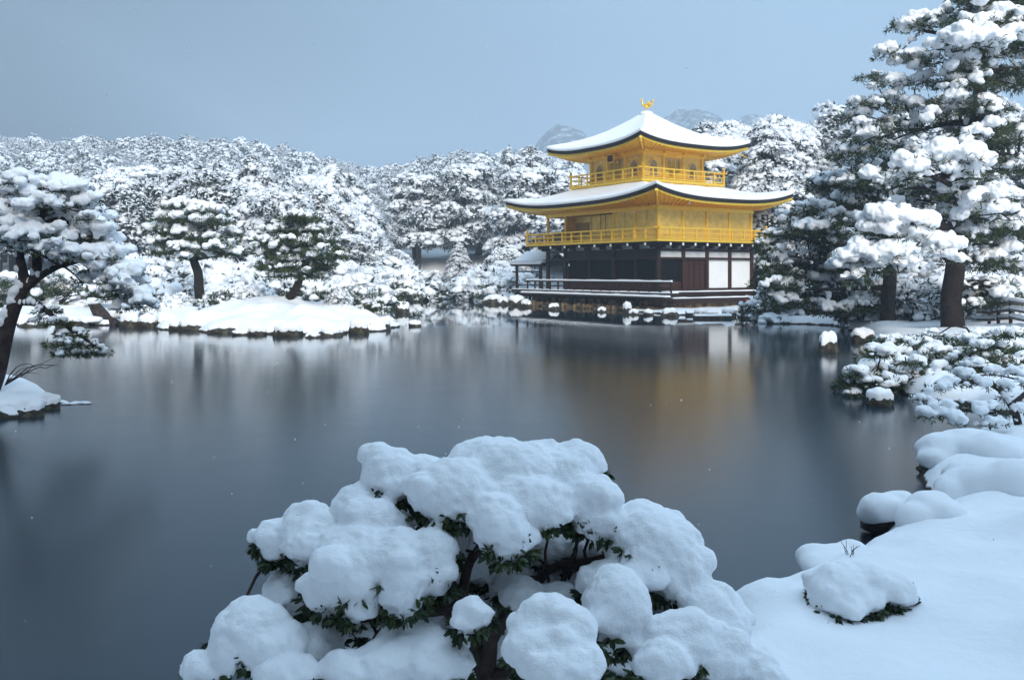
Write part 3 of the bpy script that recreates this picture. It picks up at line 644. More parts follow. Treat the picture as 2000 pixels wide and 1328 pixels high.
def pad_tree(name, label, cat, base, trunk, pads, br=.3, vox=.05, needle=(.22, .02), tuft=1.0, nmat=None, bark=None, group=None, seed=1, snow_amp=.25, limb_r=.05, twigs=True, trunk_snow=True, smooth=3, droop=.35, lsag=.1, tips=.33):
    """trunk: list of polylines [(x,y,z,r)...]; pads: (centre, rx, ry, rz, snow 0..1). Built in world places, hung under an Empty at its base."""
    r = np.random.default_rng(seed); base = np.asarray(base, float)
    t = thing(name, label, cat, base, 0, group)
    gt = Geo(); TP, TR = [], []
    for line in trunk:
        A = np.array(line, float); k = np.linspace(0, len(A) - 1, (len(A) - 1) * 4 + 1); i = np.minimum(k.astype(int), len(A) - 2); f = (k - i)[:, None]
        Q = A[i] * (1 - f) + A[i + 1] * f; Q[1:-1, :3] = (Q[:-2, :3] + Q[1:-1, :3] * 2 + Q[2:, :3]) / 4
        Q[:, :3] += np.stack([vnoise(Q[:, :3] * 1.3 + s_, seed) for s_ in (0, 9, 18)], 1) * Q[:, 3:] * .25
        gt.tube(Q[:, :3] - base, Q[:, 3], 10); TP.append(Q[:, :3]); TR.append(Q[:, 3])
    TP, TR = np.concatenate(TP), np.concatenate(TR)
    gs = Geo(); gn = Geo(); SV, SF, off = [], [], 0; tm = [lumpy(2, .18, s_, .7) for s_ in range(5)]
    def addsnow(P, Sc):
        nonlocal off
        kk = r.integers(0, 5, len(P))
        for j in range(5):
            m_ = kk == j
            if m_.any():
                V, F = scatter(tm[j], P[m_], Sc[m_], r.random(m_.sum()) * 6.28); SV.append(V); SF.append(F + off); off += len(V)
    for C, rx, ry, rz, sn in pads:
        C = np.asarray(C, float)
        d = np.linalg.norm(TP - C, axis=1) + np.maximum(0, TP[:, 2] - C[2]) * .8; j = int(np.argmin(d))
        P = limb(gt, TP[j] - base, C - base - (0, 0, rz * .5), min(TR[j] * .6, limb_r * 1.6), limb_r * .4, r, lsag)
        if twigs:
            for q in range(4):
                a = r.random() * 6.28; limb(gt, P[-1], C - base + np.array([rx * .8 * math.cos(a), ry * .8 * math.sin(a), -rz * .35 - .1 * min(rx, ry)]), limb_r * .4, limb_r * .15, r, .05, 4)
        if sn > 0:
            P_, Sc = pad_blobs(C, rx, ry, rz, br, r, 1.25 * sn, droop); addsnow(P_, Sc)
            if trunk_snow and sn > .3:
                LP = P[1:-1] + base; addsnow(LP + (0, 0, limb_r * .6), np.stack([np.full(len(LP), limb_r * 2.6)] * 2 + [np.full(len(LP), limb_r * 1.2)], 1))
        n = int(tuft * 14 * (rx * ry) / (needle[0] ** 2) * (1.5 - .6 * sn) * .22) + 4
        V, F = pad_tufts(C - base, rx, ry, rz, needle[0], needle[1], n, r); gn.add(V, F, 0, False)
        m_ = int(n * tips); q = .55 + .55 * np.sqrt(r.random(m_)); a = r.random(m_) * 6.283     # needle tips sticking out of the snow round the rim
        PP = C - base + np.stack([rx * q * np.cos(a), ry * q * np.sin(a), rz * (.75 * np.sqrt(np.maximum(0, 1.15 - q * q)) - .1) - droop * q ** 3 * min(rx, ry) * .4], 1)
        D = np.stack([np.cos(a), np.sin(a), .5 + 0 * a], 1).repeat(6, 0) + r.normal(size=(m_ * 6, 3)) * .6
        V, F = blades(np.repeat(PP, 6, 0), D, needle[0] * (.7 + .6 * r.random(m_ * 6)), needle[1], r); gn.add(V, F, 0, False)
    if trunk_snow:
        sl = [i for i in range(len(TP)) if r.random() < .5 and TR[i] < .18]
        P_ = TP[sl] + np.stack([-.45 * TR[sl], -.5 * TR[sl], .25 * TR[sl]], 1); addsnow(P_, np.stack([TR[sl] * .75, TR[sl] * .75, TR[sl] * 1.2], 1))
    o = gt.build('trunk', bark or BARK, t)
    V, F, no = voxel(np.concatenate(SV), np.concatenate(SF), vox, smooth)
    V = V + no * (fbm(V / (br * .9), seed, 3) * br * snow_amp)[:, None]
    gs.add(V - base, F); gs.build('snow_cover', SNOW, t); gn.build('foliage', nmat or NEEDLE_NEAR, t)
    return t
def px_pads(rows, depth_ratio=.8, back=True, r=rng):
    """rows of (x, y, rx, ry, Y, snow) read off the photograph -> pads in metres; every bough gets a neighbour behind it so that the crown is round"""
    out = []
    for x, y, rx, ry, Y, sn in rows:
        k = Y / FPX; C = Wp(x, y, Y); out.append((C, rx * k, rx * k * depth_ratio, ry * k, sn))
    return out
def poly_pads(poly, Yr, n, size, r, snow=(.4, 1.0)):
    poly = np.array(poly, float); lo, hi = poly.min(0), poly.max(0); out = []
    while len(out) < n:
        p = lo + (hi - lo) * r.random(2)
        if sdist(p[None], poly)[0] > 0:
            s = size * (.7 + .6 * r.random()); out.append((p[0], p[1], s, s * .42, Yr[0] + (Yr[1] - Yr[0]) * r.random(), snow[0] + (snow[1] - snow[0]) * r.random()))
    return out

# --- forest kinds: shared meshes, one Empty with trunk and crown per tree
def crown(kind, H, R, seed, dense=1.0, snow=.8, chunk=.30, sub=2, lo=False):
    """crown of a tree of height H and radius R standing at the origin: (crown geometry, trunk geometry)"""
    r = np.random.default_rng(seed); g = Geo(); tr = Geo()
    nb = int({'round': 62, 'cone': 60, 'layer': 30, 'bare': 26, 'shrub': 30}[kind] * dense)
    Bs = []
    for i in range(nb):
        a = i * 2.39996 + r.normal() * .35
        if kind in ('round', 'bare'):
            zz = 1 - 1.45 * (i + .5) / nb; rr = math.sqrt(max(0, 1 - zz * zz)); k = .72 + .36 * r.random()
            c = np.array([R * rr * math.cos(a) * k, R * rr * math.sin(a) * k, H * .60 + H * .40 * zz * k]); rb = R * (.26 + .13 * r.random())
        elif kind == 'shrub':
            zz = 1 - 1.0 * (i + .5) / nb; rr = math.sqrt(max(0, 1 - zz * zz)); k = .8 + .25 * r.random()
            c = np.array([R * rr * math.cos(a) * k, R * rr * math.sin(a) * k, H * (.12 + .86 * zz * k)]); rb = R * (.28 + .14 * r.random())
        elif kind == 'cone':
            tt = (i + .5) / nb; zz = H * (.22 + .78 * tt); rr = R * (1 - tt) ** .75 + .12 * R; k = .45 + .6 * math.sqrt(r.random())
            c = np.array([rr * math.cos(a) * k, rr * math.sin(a) * k, zz + r.normal() * .2]); rb = R * (.30 - .12 * tt) * (.8 + .4 * r.random())
        else:
            lv = (i % 6) / 5; rr = R * (1.0 - .55 * lv ** 1.5); k = .35 + .65 * math.sqrt(r.random())
            c = np.array([rr * math.cos(a) * k, rr * math.sin(a) * k, H * (.36 + .60 * lv) - rr * k * .12 + r.normal() * .12]); rb = R * (.33 + .12 * r.random())
        Bs.append((c, rb))
    for c, rb in Bs:
        o = np.array([c[0], c[1], 0.0]); o /= np.linalg.norm(o) + 1e-6
        n_ = unit(np.array([0, 0, 1.0]) * (1.0 if kind == 'layer' else .8) + o * (.15 if kind == 'layer' else .5) + r.normal(size=3) * .12)
        e1 = unit(np.cross(n_, [0.3, .9, .1])); e2 = np.cross(n_, e1); M = np.stack([e1, e2, n_], 1)
        bare = r.random() > snow
        ncv = max(2, int((.5 if bare else 1.0) * 1.9 * (rb / chunk) ** 2))
        if kind == 'bare': ncv = max(1, ncv // 2)
        q = np.sqrt(r.random(ncv)); a = r.random(ncv) * 6.283
        P = c + (M @ np.stack([rb * q * np.cos(a), rb * q * np.sin(a), rb * (.22 * (1 - q * q)) + .1 * chunk * r.normal(size=ncv)])).T; P[:, 2] -= .22 * rb * q ** 2
        s = chunk * (.45 + .75 * r.random(ncv) ** 1.5) * (.6 if bare or kind == 'bare' else 1)
        V, F = scatter(lumpy(sub, .36, int(r.integers(1, 9)), .6, 2.2), P, np.stack([s * (.8 + .5 * r.random(ncv)), s * (.8 + .5 * r.random(ncv)), s * .62], 1), r.random(ncv) * 6.28, np.broadcast_to(np.stack([e1, e2, n_], 1), (ncv, 3, 3)))
        g.add(V, F, 0, True)
        if not lo:                                       # crumbs of snow on the twig ends
            m2 = ncv * 2; q = np.sqrt(r.random(m2)) * 1.12; a = r.random(m2) * 6.283
            P = c + (M @ np.stack([rb * q * np.cos(a), rb * q * np.sin(a), rb * (.26 * (1 - q * q) - .16 * r.random(m2))])).T; P[:, 2] -= .22 * rb * q ** 2
            s = chunk * (.16 + .34 * r.random(m2)); V, F = scatter(lumpy(1, .35, int(r.integers(1, 9)), .7, 2.4), P, np.stack([s * (.8 + .8 * r.random(m2)), s, s * .75], 1), r.random(m2) * 6.28); g.add(V, F, 0, True)
        nt_ = int((11 if not lo else 4) * (rb / .8) ** 2 * (1.8 if bare else 1) * (3.0 if kind == 'bare' else 1)) + 3
        q = np.sqrt(r.random(nt_)) * 1.1; a = r.random(nt_) * 6.283
        P = c + (M @ np.stack([rb * q * np.cos(a), rb * q * np.sin(a), -rb * (.06 + .40 * r.random(nt_)) * (1.15 - .6 * q)])).T; P[:, 2] -= .22 * rb * q ** 2
        k = 7 if not lo else 4; D = r.normal(size=(nt_ * k, 3)) + o * .5; D[:, 2] += (.5 if kind == 'bare' else -.15)
        L = (.42 if not lo else .8) * (.6 + .7 * r.random(nt_ * k)); V, F = blades(np.repeat(P, k, 0), D, L, (.030 if kind == 'bare' else .065) * (2.2 if lo else 1), r)
        if kind == 'bare':
            h = np.arange(len(F)) % 4 == 0; g.add(V, F[h], 3, False); g.add(V, F[~h], 2, False)
        else:
            h = np.arange(len(F)) % (2 if lo else 3) == 0; g.add(V, F[h], 2, False); g.add(V, F[~h], 1, False)
        if not lo and kind != 'bare':                    # frosted sprigs over the top and round the rim
            m3 = int(nt_ * 1.3 * snow ** 1.5) + 1; q = np.sqrt(r.random(m3)) * 1.15; a = r.random(m3) * 6.283
            P = c + (M @ np.stack([rb * q * np.cos(a), rb * q * np.sin(a), rb * (.24 * (1 - q * q) + .02)])).T; P[:, 2] -= .22 * rb * q ** 2
            D = r.normal(size=(m3 * 6, 3)) * .8 + o * .6; D[:, 2] += .35; V, F = blades(np.repeat(P, 6, 0), D, .30 * (.6 + .7 * r.random(m3 * 6)), .034, r); g.add(V, F, 2, False)
    if not lo:
        tz = np.linspace(0, H * (.8 if kind != 'shrub' else .5), 7); P = np.stack([.06 * R * np.sin(tz * 1.1 + seed), .06 * R * np.cos(tz * .9 + seed), tz], 1)
        P[:, :2] -= P[0, :2]; P[0, 2] = -.5
        tr.tube(P, np.linspace(.035 * H, .010 * H, 7), 7)
        for c, rb in Bs[::2]:
            zz = min(max(c[2] - .35 * np.hypot(c[0], c[1]), H * .12), H * .75); j = int(np.argmin(abs(tz - zz))); limb(tr, P[j], c - (0, 0, rb * .2), .012 * H, .005 * H, r, .05, 5)
    return g, tr
MATS = [SNOW, NEEDLE, FROST, TWIG]
KIND = {}
def kindmesh(key, *a, **k):
    g, tr = crown(*a, **k); KIND[key] = (g.mesh(key + '_crown', MATS), tr.mesh(key + '_trunk', BARK), a[1])
kindmesh('round_a', 'round', 8.0, 3.0, 11, 1.0, .80, .27)
kindmesh('round_b', 'round', 8.0, 2.6, 12, 1.0, .5, .22)
kindmesh('round_c', 'round', 8.0, 3.4, 13, 1.15, .9, .31)
kindmesh('round_d', 'round', 8.0, 2.8, 14, 1.1, .25, .2)
kindmesh('cone_a', 'cone', 10.0, 2.7, 15, 1.1, .92, .22)
kindmesh('cone_b', 'cone', 10.0, 3.2, 16, 1.2, .8, .21)
kindmesh('round_e', 'round', 12.0, 3.9, 25, 2.2, .8, .24)
kindmesh('cone_c', 'cone', 14.0, 3.8, 26, 2.2, .85, .23)
kindmesh('layer_a', 'layer', 7.0, 3.0, 17, 1.0, .95, .29)
kindmesh('layer_b', 'layer', 7.0, 2.6, 18, 1.2, .85, .24)
kindmesh('bare_a', 'bare', 7.0, 2.7, 19, 1.5, .6, .16)
kindmesh('bare_b', 'bare', 7.0, 2.3, 20, 1.5, .8, .20)
kindmesh('shrub_a', 'shrub', 1.6, 1.3, 21, 1.0, .9, .24)
kindmesh('shrub_b', 'shrub', 1.8, 1.2, 22, 1.0, .7, .20)
kindmesh('shrub_c', 'shrub', 1.3, 1.7, 23, 1.1, 1.0, .30)
WHAT = {'round': ('broadleaf_tree', 'tree'), 'cone': ('pine_tree', 'pine tree'), 'layer': ('pine_tree', 'pine tree'), 'bare': ('bare_tree', 'bare tree'), 'shrub': ('shrub', 'shrub')}
LOOK = {'round_a': 'round-crowned evergreen tree with mid-sized snow clumps', 'round_b': 'evergreen tree with dark leaves between small snow clumps', 'round_c': 'broad evergreen tree buried in big snow clumps',
        'round_d': 'dark evergreen tree lightly dusted with snow', 'round_e': 'big rounded evergreen tree finely speckled with snow', 'cone_c': 'very tall dense pine speckled with snow', 'cone_a': 'tall tapering pine with snowy boughs', 'cone_b': 'tall ragged pine with dark needles under snow', 'layer_a': 'flat-topped pine with thick snow on layered boughs',
        'layer_b': 'layered pine with thinner snow pads', 'bare_a': 'leafless tree with frosted grey twigs', 'bare_b': 'leafless tree with twigs coated in white', 'shrub_a': 'rounded shrub under snow', 'shrub_b': 'shrub with dark leaves in snow', 'shrub_c': 'low spreading shrub under snow'}
def place(key, x, y, h, rz, label=None, group=None, z=None, wide=1.0, sink=.1):
    mc, mt, H = KIND[key]; fam = key.split('_')[0]; s = h / H
    t = thing(WHAT[fam][0], label or LOOK[key], WHAT[fam][1], (x, y, (gh(x, y) if z is None else z) - sink), rz, group); t.scale = (s * wide, s * wide, s)
    link('trunk', mt, t); link('crown', mc, t)
    return t
# ------------------------------------------------------------------ the wood behind the pond: every nearer tree a thing
TOPX = [-300, 0, 60, 180, 270, 380, 470, 560, 660, 720, 800, 870, 940, 1000, 1060, 1100, 1200, 1340, 1400, 1480, 1555, 1640, 1700, 2000, 2300]
TOPY = [330, 326, 326, 330, 306, 338, 304, 338, 320, 356, 340, 318, 308, 288, 278, 292, 300, 246, 254, 220, 200, 214, 196, 190, 190]
def zone(px):
    return 'far left' if px < 330 else 'behind the island' if px < 760 else 'left of the pavilion' if px < 1080 else 'behind the pavilion' if px < 1470 else 'right of the pavilion'
fr = np.random.default_rng(23)
spots = []
Ygrid = [64, 68.5, 73.5, 79, 85, 91.5, 98.5, 106, 114, 123]
for row, Y in enumerate(Ygrid):
    stp = 3.9 + .022 * Y
    for X in np.arange(-.64 * Y - 3, .80 * Y + 3, stp):
        x, y = X + fr.normal() * .9 + (row % 2) * stp / 2, Y + fr.normal() * 1.3
        spots.append((x, y))
spots = np.array(spots)
sm = sdist(spots, mainland); hz = height(spots[:, 0], spots[:, 1])
ca, sa = math.cos(-pav.rotation_euler.z), math.sin(-pav.rotation_euler.z)
lx = (spots[:, 0] - 9.11) * ca - (spots[:, 1] - 55.2) * sa; ly = (spots[:, 0] - 9.11) * sa + (spots[:, 1] - 55.2) * ca
clear = (lx > -7.5) & (lx < Lx + 4) & (ly > -9) & (ly < Ly + 10)
n_forest = 0
for (x, y), s_, z, cl in zip(spots, sm, hz, clear):
    if s_ < .8 or cl or n_forest > 268: continue
    px = 1000 + x / y * FPX
    if px < -60 or px > 2330: continue
    top = np.interp(px, TOPX, TOPY) + abs(fr.normal()) * 16 * (y / 90) - 4
    zmax = HC + (HY - top) / FPX * y
    front = s_ < 5.5
    if front and fr.random() < .6: h = 2.0 + 2.6 * fr.random()
    elif front: h = 3.5 + 2.5 * fr.random()
    else: h = 7.0 + 4.5 * fr.random() + (3.5 if px > 1300 else 4.5 if 880 < px < 1100 else 0)
    h = min(h, max(2.2, zmax - z))
    q = fr.random()
    if front and h < 3.2: key = ('shrub_a', 'shrub_b', 'shrub_c')[int(q * 3)]
    elif px > 1300: key = ('cone_c', 'cone_b', 'cone_c', 'round_e', 'cone_c', 'cone_a')[int(q * 6)] if h > 8 else ('cone_a', 'cone_b', 'cone_a', 'layer_b', 'round_b', 'layer_a')[int(q * 6)]
    elif 690 < px < 800 and q < .35: key = ('bare_a', 'bare_b')[int(q * 5.7)]
    elif h > 9.5 and q < .3: key = ('cone_a', 'cone_b')[int(q * 6.6)]
    elif 690 < px < 1080: key = ('round_a', 'round_c', 'layer_a', 'round_c', 'round_e', 'cone_c', 'layer_b')[int(q * 7)]
    elif px > 180 and y < 100: key = ('round_d', 'round_b', 'round_d', 'layer_b', 'cone_b', 'round_a', 'round_d', 'round_b', 'round_c', 'bare_a')[int(q * 10)]
    else: key = ('round_a', 'round_b', 'round_c', 'round_d', 'layer_a', 'layer_b', 'round_b', 'round_d', 'bare_b', 'bare_a')[int(q * 10)]
    zn = zone(px)
    place(key, x, y, h, fr.random() * 6.28, LOOK[key] + (', ' if zn == 'far left' else ' ') + zn, ('shrubs under the trees ' if 'shrub' in key else 'trees of the wood ') + zn, z=z, wide=(1.15 if h < 6 else 1.0) * (.9 + .3 * fr.random()))
    n_forest += 1

# underbrush along the far shore
for k in range(46):
    x0 = (190 + k * 13.5) if k < 43 else (960 + (k - 43) * 22); px = x0 + fr.normal() * 6
    y = (53.0 if px < 330 else 59.5 if px < 700 else 74 if px < 760 else 103 if px < 900 else 84) + fr.random() * 4.5 + (k % 2) * 2.2; x = (px - 1000) / FPX * y
    if sdist(np.array([[x, y]]), mainland)[0] < .5: continue
    key = ('shrub_a', 'shrub_b', 'shrub_c')[int(fr.random() * 3)]
    place(key, x, y, 1.6 + 1.5 * fr.random() + (1.0 if y > 90 else 0), fr.random() * 6.28, LOOK[key] + ' along the far shore', 'underbrush along the far shore', wide=1.25)
# unseen trees added behind the viewpoint to keep low light off the foreground
for k, (x, y, h) in enumerate(((-18, -8, 16.5), (-12, -7, 17), (-6.5, -8.5, 16.5), (-.5, -7.5, 16.5), (5.5, -8.5, 16), (11, -8, 15.5), (17, -10, 15))):
    place('cone_b' if k % 2 else 'cone_a', x, y, h, k * 1.3, 'unseen pine added behind the viewpoint to shade the foreground', 'unseen shade pines added behind the viewpoint', wide=1.05)

# the wooded hillside beyond them reads as one mass
def low(kind, seed, snow, ch): 
    g, _ = crown(kind, 8.0, 3.1, seed, .5, snow, ch, 1, True); return g
LOWS = [low('round', 61, .85, .5), low('round', 62, .6, .44), low('round', 63, .4, .44), low('cone', 64, .6, .46), low('bare', 65, .7, .36)]
fp = []
for Y in np.concatenate([np.arange(129, 200, 5.2), np.arange(200, 300, 5.6)]):
    for X in np.arange(-.66 * Y, .88 * Y, 5.0 if Y < 200 else 5.4): fp.append((X + fr.normal() * 1.3, Y + fr.normal() * 1.5))
fp = np.array(fp); px = 1000 + fp[:, 0] / fp[:, 1] * FPX; fp = fp[(px > -70) & ((px < 1120) | ((px > 1290) & (px < 2500) & (fp[:, 1] < 178)))]
fz = height(fp[:, 0], fp[:, 1]); gg = Geo()
for k, lw in enumerate(LOWS):
    V = np.concatenate(lw.V); F3 = np.concatenate(lw.F[3]); F4 = np.concatenate(lw.F[4]); M3 = np.concatenate(lw.M[3]); M4 = np.concatenate(lw.M[4])
    sel = np.where((np.arange(len(fp)) * 7 + (np.arange(len(fp)) // 3)) % 5 == k)[0]; n = len(sel)
    s = (.65 + .5 * fr.random(n)); Ts = np.stack([fp[sel, 0], fp[sel, 1], fz[sel] - .8], 1); an = fr.random(n) * 6.28
    for F, M in ((F3, M3), (F4, M4)):
        VV, FF = scatter((V, F), Ts, np.stack([s * 1.12, s * 1.12, s], 1), an)
        b0 = gg.n
        if F is F3: gg.V.append(VV); gg.n += len(VV); base0 = b0
        gg.F[F.shape[1]].append(FF + base0); gg.M[F.shape[1]].append(np.tile(M, n)); gg.SM[F.shape[1]].append(np.full(len(FF), F is F3))
tag(gg.build('forest', MATS), kind='stuff', label='snow-covered forest on the hillside beyond the wood')
# ------------------------------------------------------------------ featured trees and shrubs
def Ln(*p): return [tuple(Wp(x, y, Y)) + (r,) for x, y, Y, r in p]
# left pine on its snowy islet, leaning out over the water (about 15 m away)
YL = 15.4
lt = [Ln((-22, 775, YL, .16), (-8, 735, YL, .15), (12, 650, YL, .13), (30, 590, YL, .12), (46, 555, YL, .10), (38, 500, YL - .1, .07), (44, 460, YL - .1, .05)),
      Ln((34, 570, YL, .09), (62, 548, YL, .085), (72, 520, YL, .08), (70, 470, YL, .07), (82, 420, YL, .06), (95, 390, YL, .05), (110, 365, YL, .04)),
      Ln((60, 550, YL, .075), (85, 535, YL - .1, .06), (115, 520, YL - .1, .05), (150, 512, YL - .2, .035)),
      Ln((76, 440, YL, .05), (120, 425, YL, .045), (165, 450, YL + .1, .04), (205, 500, YL + .1, .035), (240, 550, YL + .1, .025), (270, 590, YL, .015)),
      Ln((38, 590, YL, .06), (70, 590, YL - .2, .05), (100, 615, YL - .3, .04), (150, 650, YL - .4, .03), (205, 688, YL - .4, .015))]
rows = [(60, 372, 50, 22, YL, 1), (105, 362, 52, 22, YL, 1), (150, 372, 36, 22, YL, 1), (85, 392, 60, 22, YL - .5, .9), (150, 400, 50, 26, YL - .3, 1), (20, 400, 46, 22, YL + .2, 1), (-15, 430, 40, 22, YL, 1),
        (175, 425, 40, 26, YL, 1), (170, 455, 36, 30, YL - .2, 1), (200, 470, 34, 32, YL, 1), (208, 500, 34, 30, YL - .1, 1), (228, 540, 30, 28, YL, 1), (250, 565, 30, 26, YL, 1), (262, 585, 26, 20, YL - .1, 1), (282, 570, 20, 20, YL + .2, 1),
        (50, 450, 48, 20, YL - .5, 1), (15, 465, 36, 20, YL - .4, 1), (95, 458, 42, 26, YL - .6, 1), (110, 485, 38, 26, YL - .6, 1), (128, 500, 26, 20, YL - .5, 1), (60, 480, 26, 18, YL - .6, 1), (45, 430, 24, 12, YL - .3, 1),
        (175, 520, 34, 18, YL - .2, .9), (200, 545, 36, 20, YL - .1, .9), (225, 575, 34, 20, YL - .1, .9), (250, 598, 30, 16, YL, .9), (160, 545, 26, 14, YL + .3, .7),
        (-30, 470, 40, 24, YL, 1), (60, 400, 50, 20, YL + .8, .8), (120, 420, 50, 20, YL + .8, .8), (180, 490, 40, 22, YL + .7, .8)]
rl = np.random.default_rng(91)
rows += poly_pads([(150, 350), (180, 400), (215, 470), (250, 530), (296, 585), (270, 600), (225, 560), (180, 500), (150, 430)], (YL - .5, YL + .6), 42, 24, rl, (.95, 1.1))
rows += poly_pads([(165, 420), (235, 470), (280, 560), (225, 545), (165, 480)], (YL - .3, YL + .5), 16, 24, rl, (.95, 1.1))
rows += poly_pads([(-40, 345), (160, 345), (170, 420), (60, 425), (-40, 420)], (YL - .7, YL + .8), 26, 28, rl, (.9, 1.1))
rows += poly_pads([(-40, 445), (150, 440), (165, 510), (90, 500), (-40, 490)], (YL - .7, YL + .5), 20, 26, rl, (.9, 1.1))
rows = [(a, b, c, d, e, f * 1.6) for a, b, c, d, e, f in rows]
pad_tree('garden_pine', 'leaning pine thick with cottony snow on the islet at the left edge of the pond', 'pine tree', Wp(-22, 775, YL), lt, px_pads(rows, .85), .115, .02, (.085, .008), .5, NEEDLE_NEAR, BARK, None, 3, .28, .022, droop=.6, tips=.04)
lb = [(110, 628, 26, 8, YL - .4, .8), (90, 605, 26, 7, YL - .3, .9), (140, 650, 30, 9, YL - .4, .8), (120, 668, 30, 12, YL - .6, .7), (165, 672, 34, 12, YL - .4, .8), (200, 688, 16, 7, YL - .4, .9), (135, 688, 30, 9, YL - .5, .6), (175, 690, 22, 7, YL - .2, .6), (75, 625, 14, 6, YL - .3, .8)]
low_branch = pad_tree('pine_bough', 'low drooping pine bough with thin snow reaching down towards the water under the leaning pine', 'bough', Wp(38, 592, YL),
         [Ln((36, 590, YL, .05), (70, 592, YL - .2, .045), (105, 618, YL - .3, .035), (150, 652, YL - .4, .025), (206, 689, YL - .4, .012))], px_pads(lb, .9), .06, .014, (.075, .007), 1.3, NEEDLE_NEAR, BARK, None, 4, .25, .012)

# the two pines standing on the island
Yi = gh  # ground under the trunks
def island_pine(name, label, tr, rows, seed, base, br=.22):
    b = np.array(Wp(*base)); b[2] = gh(b[0], b[1]) - .05; tr[0][0] = tuple(b) + (tr[0][0][3],)
    back = [(x + 6, y - 4, rx * .95, ry, Y + .9, s * .8) for x, y, rx, ry, Y, s in rows]
    return pad_tree(name, label, 'pine tree', b, tr, px_pads(rows + back, .9), br, .05, (.24, .022), 1.1, NEEDLE_NEAR, BARK_RED, None, seed, .3, .035)
Y1 = 46.0
island_pine('garden_pine', 'flat-topped layered pine with straight bare trunk on the left half of the island', [Ln((392, 562, Y1, .26), (386, 530, Y1, .23), (378, 505, Y1, .2), (372, 470, Y1, .15), (375, 420, Y1, .09)), Ln((380, 508, Y1, .12), (350, 500, Y1, .09), (330, 488, Y1, .06)), Ln((380, 506, Y1, .12), (410, 502, Y1, .08), (440, 492, Y1, .05))],
            [(350, 402, 36, 10, Y1, 1), (395, 412, 42, 12, Y1, 1), (415, 432, 36, 10, Y1 - .4, 1), (340, 440, 34, 10, Y1 - .3, .9), (375, 448, 40, 10, Y1, .9), (395, 462, 40, 10, Y1 - .5, .95), (330, 470, 36, 10, Y1 - .2, .9), (360, 482, 40, 10, Y1 - .6, 1), (428, 475, 34, 9, Y1, .9), (445, 490, 26, 8, Y1, .9), (318, 490, 30, 9, Y1, .8), (385, 495, 38, 7, Y1 - .4, .9)] + poly_pads([(320, 410), (420, 400), (450, 450), (465, 500), (310, 500), (315, 450)], (Y1 - 1.3, Y1 + 1.3), 16, 26, np.random.default_rng(15), (.4, 1)), 41, (392, 562, Y1))
Y2 = 41.0
island_pine('garden_pine', 'pine with leaning trunk and dark green needles in the middle of the island', [Ln((562, 600, Y2, .2), (570, 575, Y2, .19), (583, 550, Y2, .17), (588, 530, Y2, .15), (582, 490, Y2, .12), (578, 440, Y2, .06)), Ln((586, 540, Y2, .1), (560, 532, Y2, .06), (530, 528, Y2, .04)), Ln((586, 538, Y2, .1), (615, 530, Y2, .06), (640, 525, Y2, .04))],
            [(585, 425, 26, 8, Y2, 1), (555, 448, 32, 9, Y2, .9), (605, 448, 34, 9, Y2, .9), (530, 470, 30, 10, Y2, .75), (575, 468, 40, 12, Y2 - .4, .5), (625, 470, 30, 10, Y2, .8), (520, 492, 28, 9, Y2, .5), (560, 495, 40, 11, Y2 - .5, .35), (610, 492, 36, 10, Y2 - .4, .6), (640, 488, 22, 9, Y2, .8), (535, 518, 34, 9, Y2 - .3, .4), (580, 520, 36, 9, Y2 - .5, .45), (620, 515, 32, 10, Y2 - .3, .3), (555, 535, 30, 7, Y2, .5), (612, 537, 30, 6, Y2, .3)] + poly_pads([(520, 440), (585, 415), (640, 445), (655, 500), (640, 530), (520, 535), (500, 490)], (Y2 - 1.3, Y2 + 1.3), 26, 24, np.random.default_rng(14), (.1, .9)), 42, (562, 600, Y2), .17)

# the tall pines on the right bank
YB = 30.0
rr = np.random.default_rng(77)
b0 = np.array(Wp(1862, 642, YB)); b0[2] = gh(b0[0], b0[1]) - .1
trB = [[tuple(b0) + (.40,)] + Ln((1858, 600, YB, .34), (1868, 520, YB, .31), (1880, 420, YB, .28), (1898, 300, YB, .25), (1915, 170, YB, .22), (1925, 50, YB, .18), (1930, -80, YB, .13), (1932, -190, YB, .07)),
       Ln((1878, 430, YB, .16), (1840, 445, YB - .6, .13), (1790, 440, YB - 1.2, .10), (1740, 445, YB - 1.5, .07)), Ln((1885, 380, YB, .14), (1850, 355, YB - 1, .1), (1820, 345, YB - 1.4, .06)),
       Ln((1905, 240, YB, .13), (1850, 240, YB + .6, .10), (1790, 255, YB + 1, .06)), Ln((1915, 130, YB, .12), (1860, 70, YB + .6, .09), (1800, 60, YB + 1, .05)), Ln((1895, 330, YB, .14), (1940, 300, YB - .4, .1), (1990, 300, YB - .6, .06))]
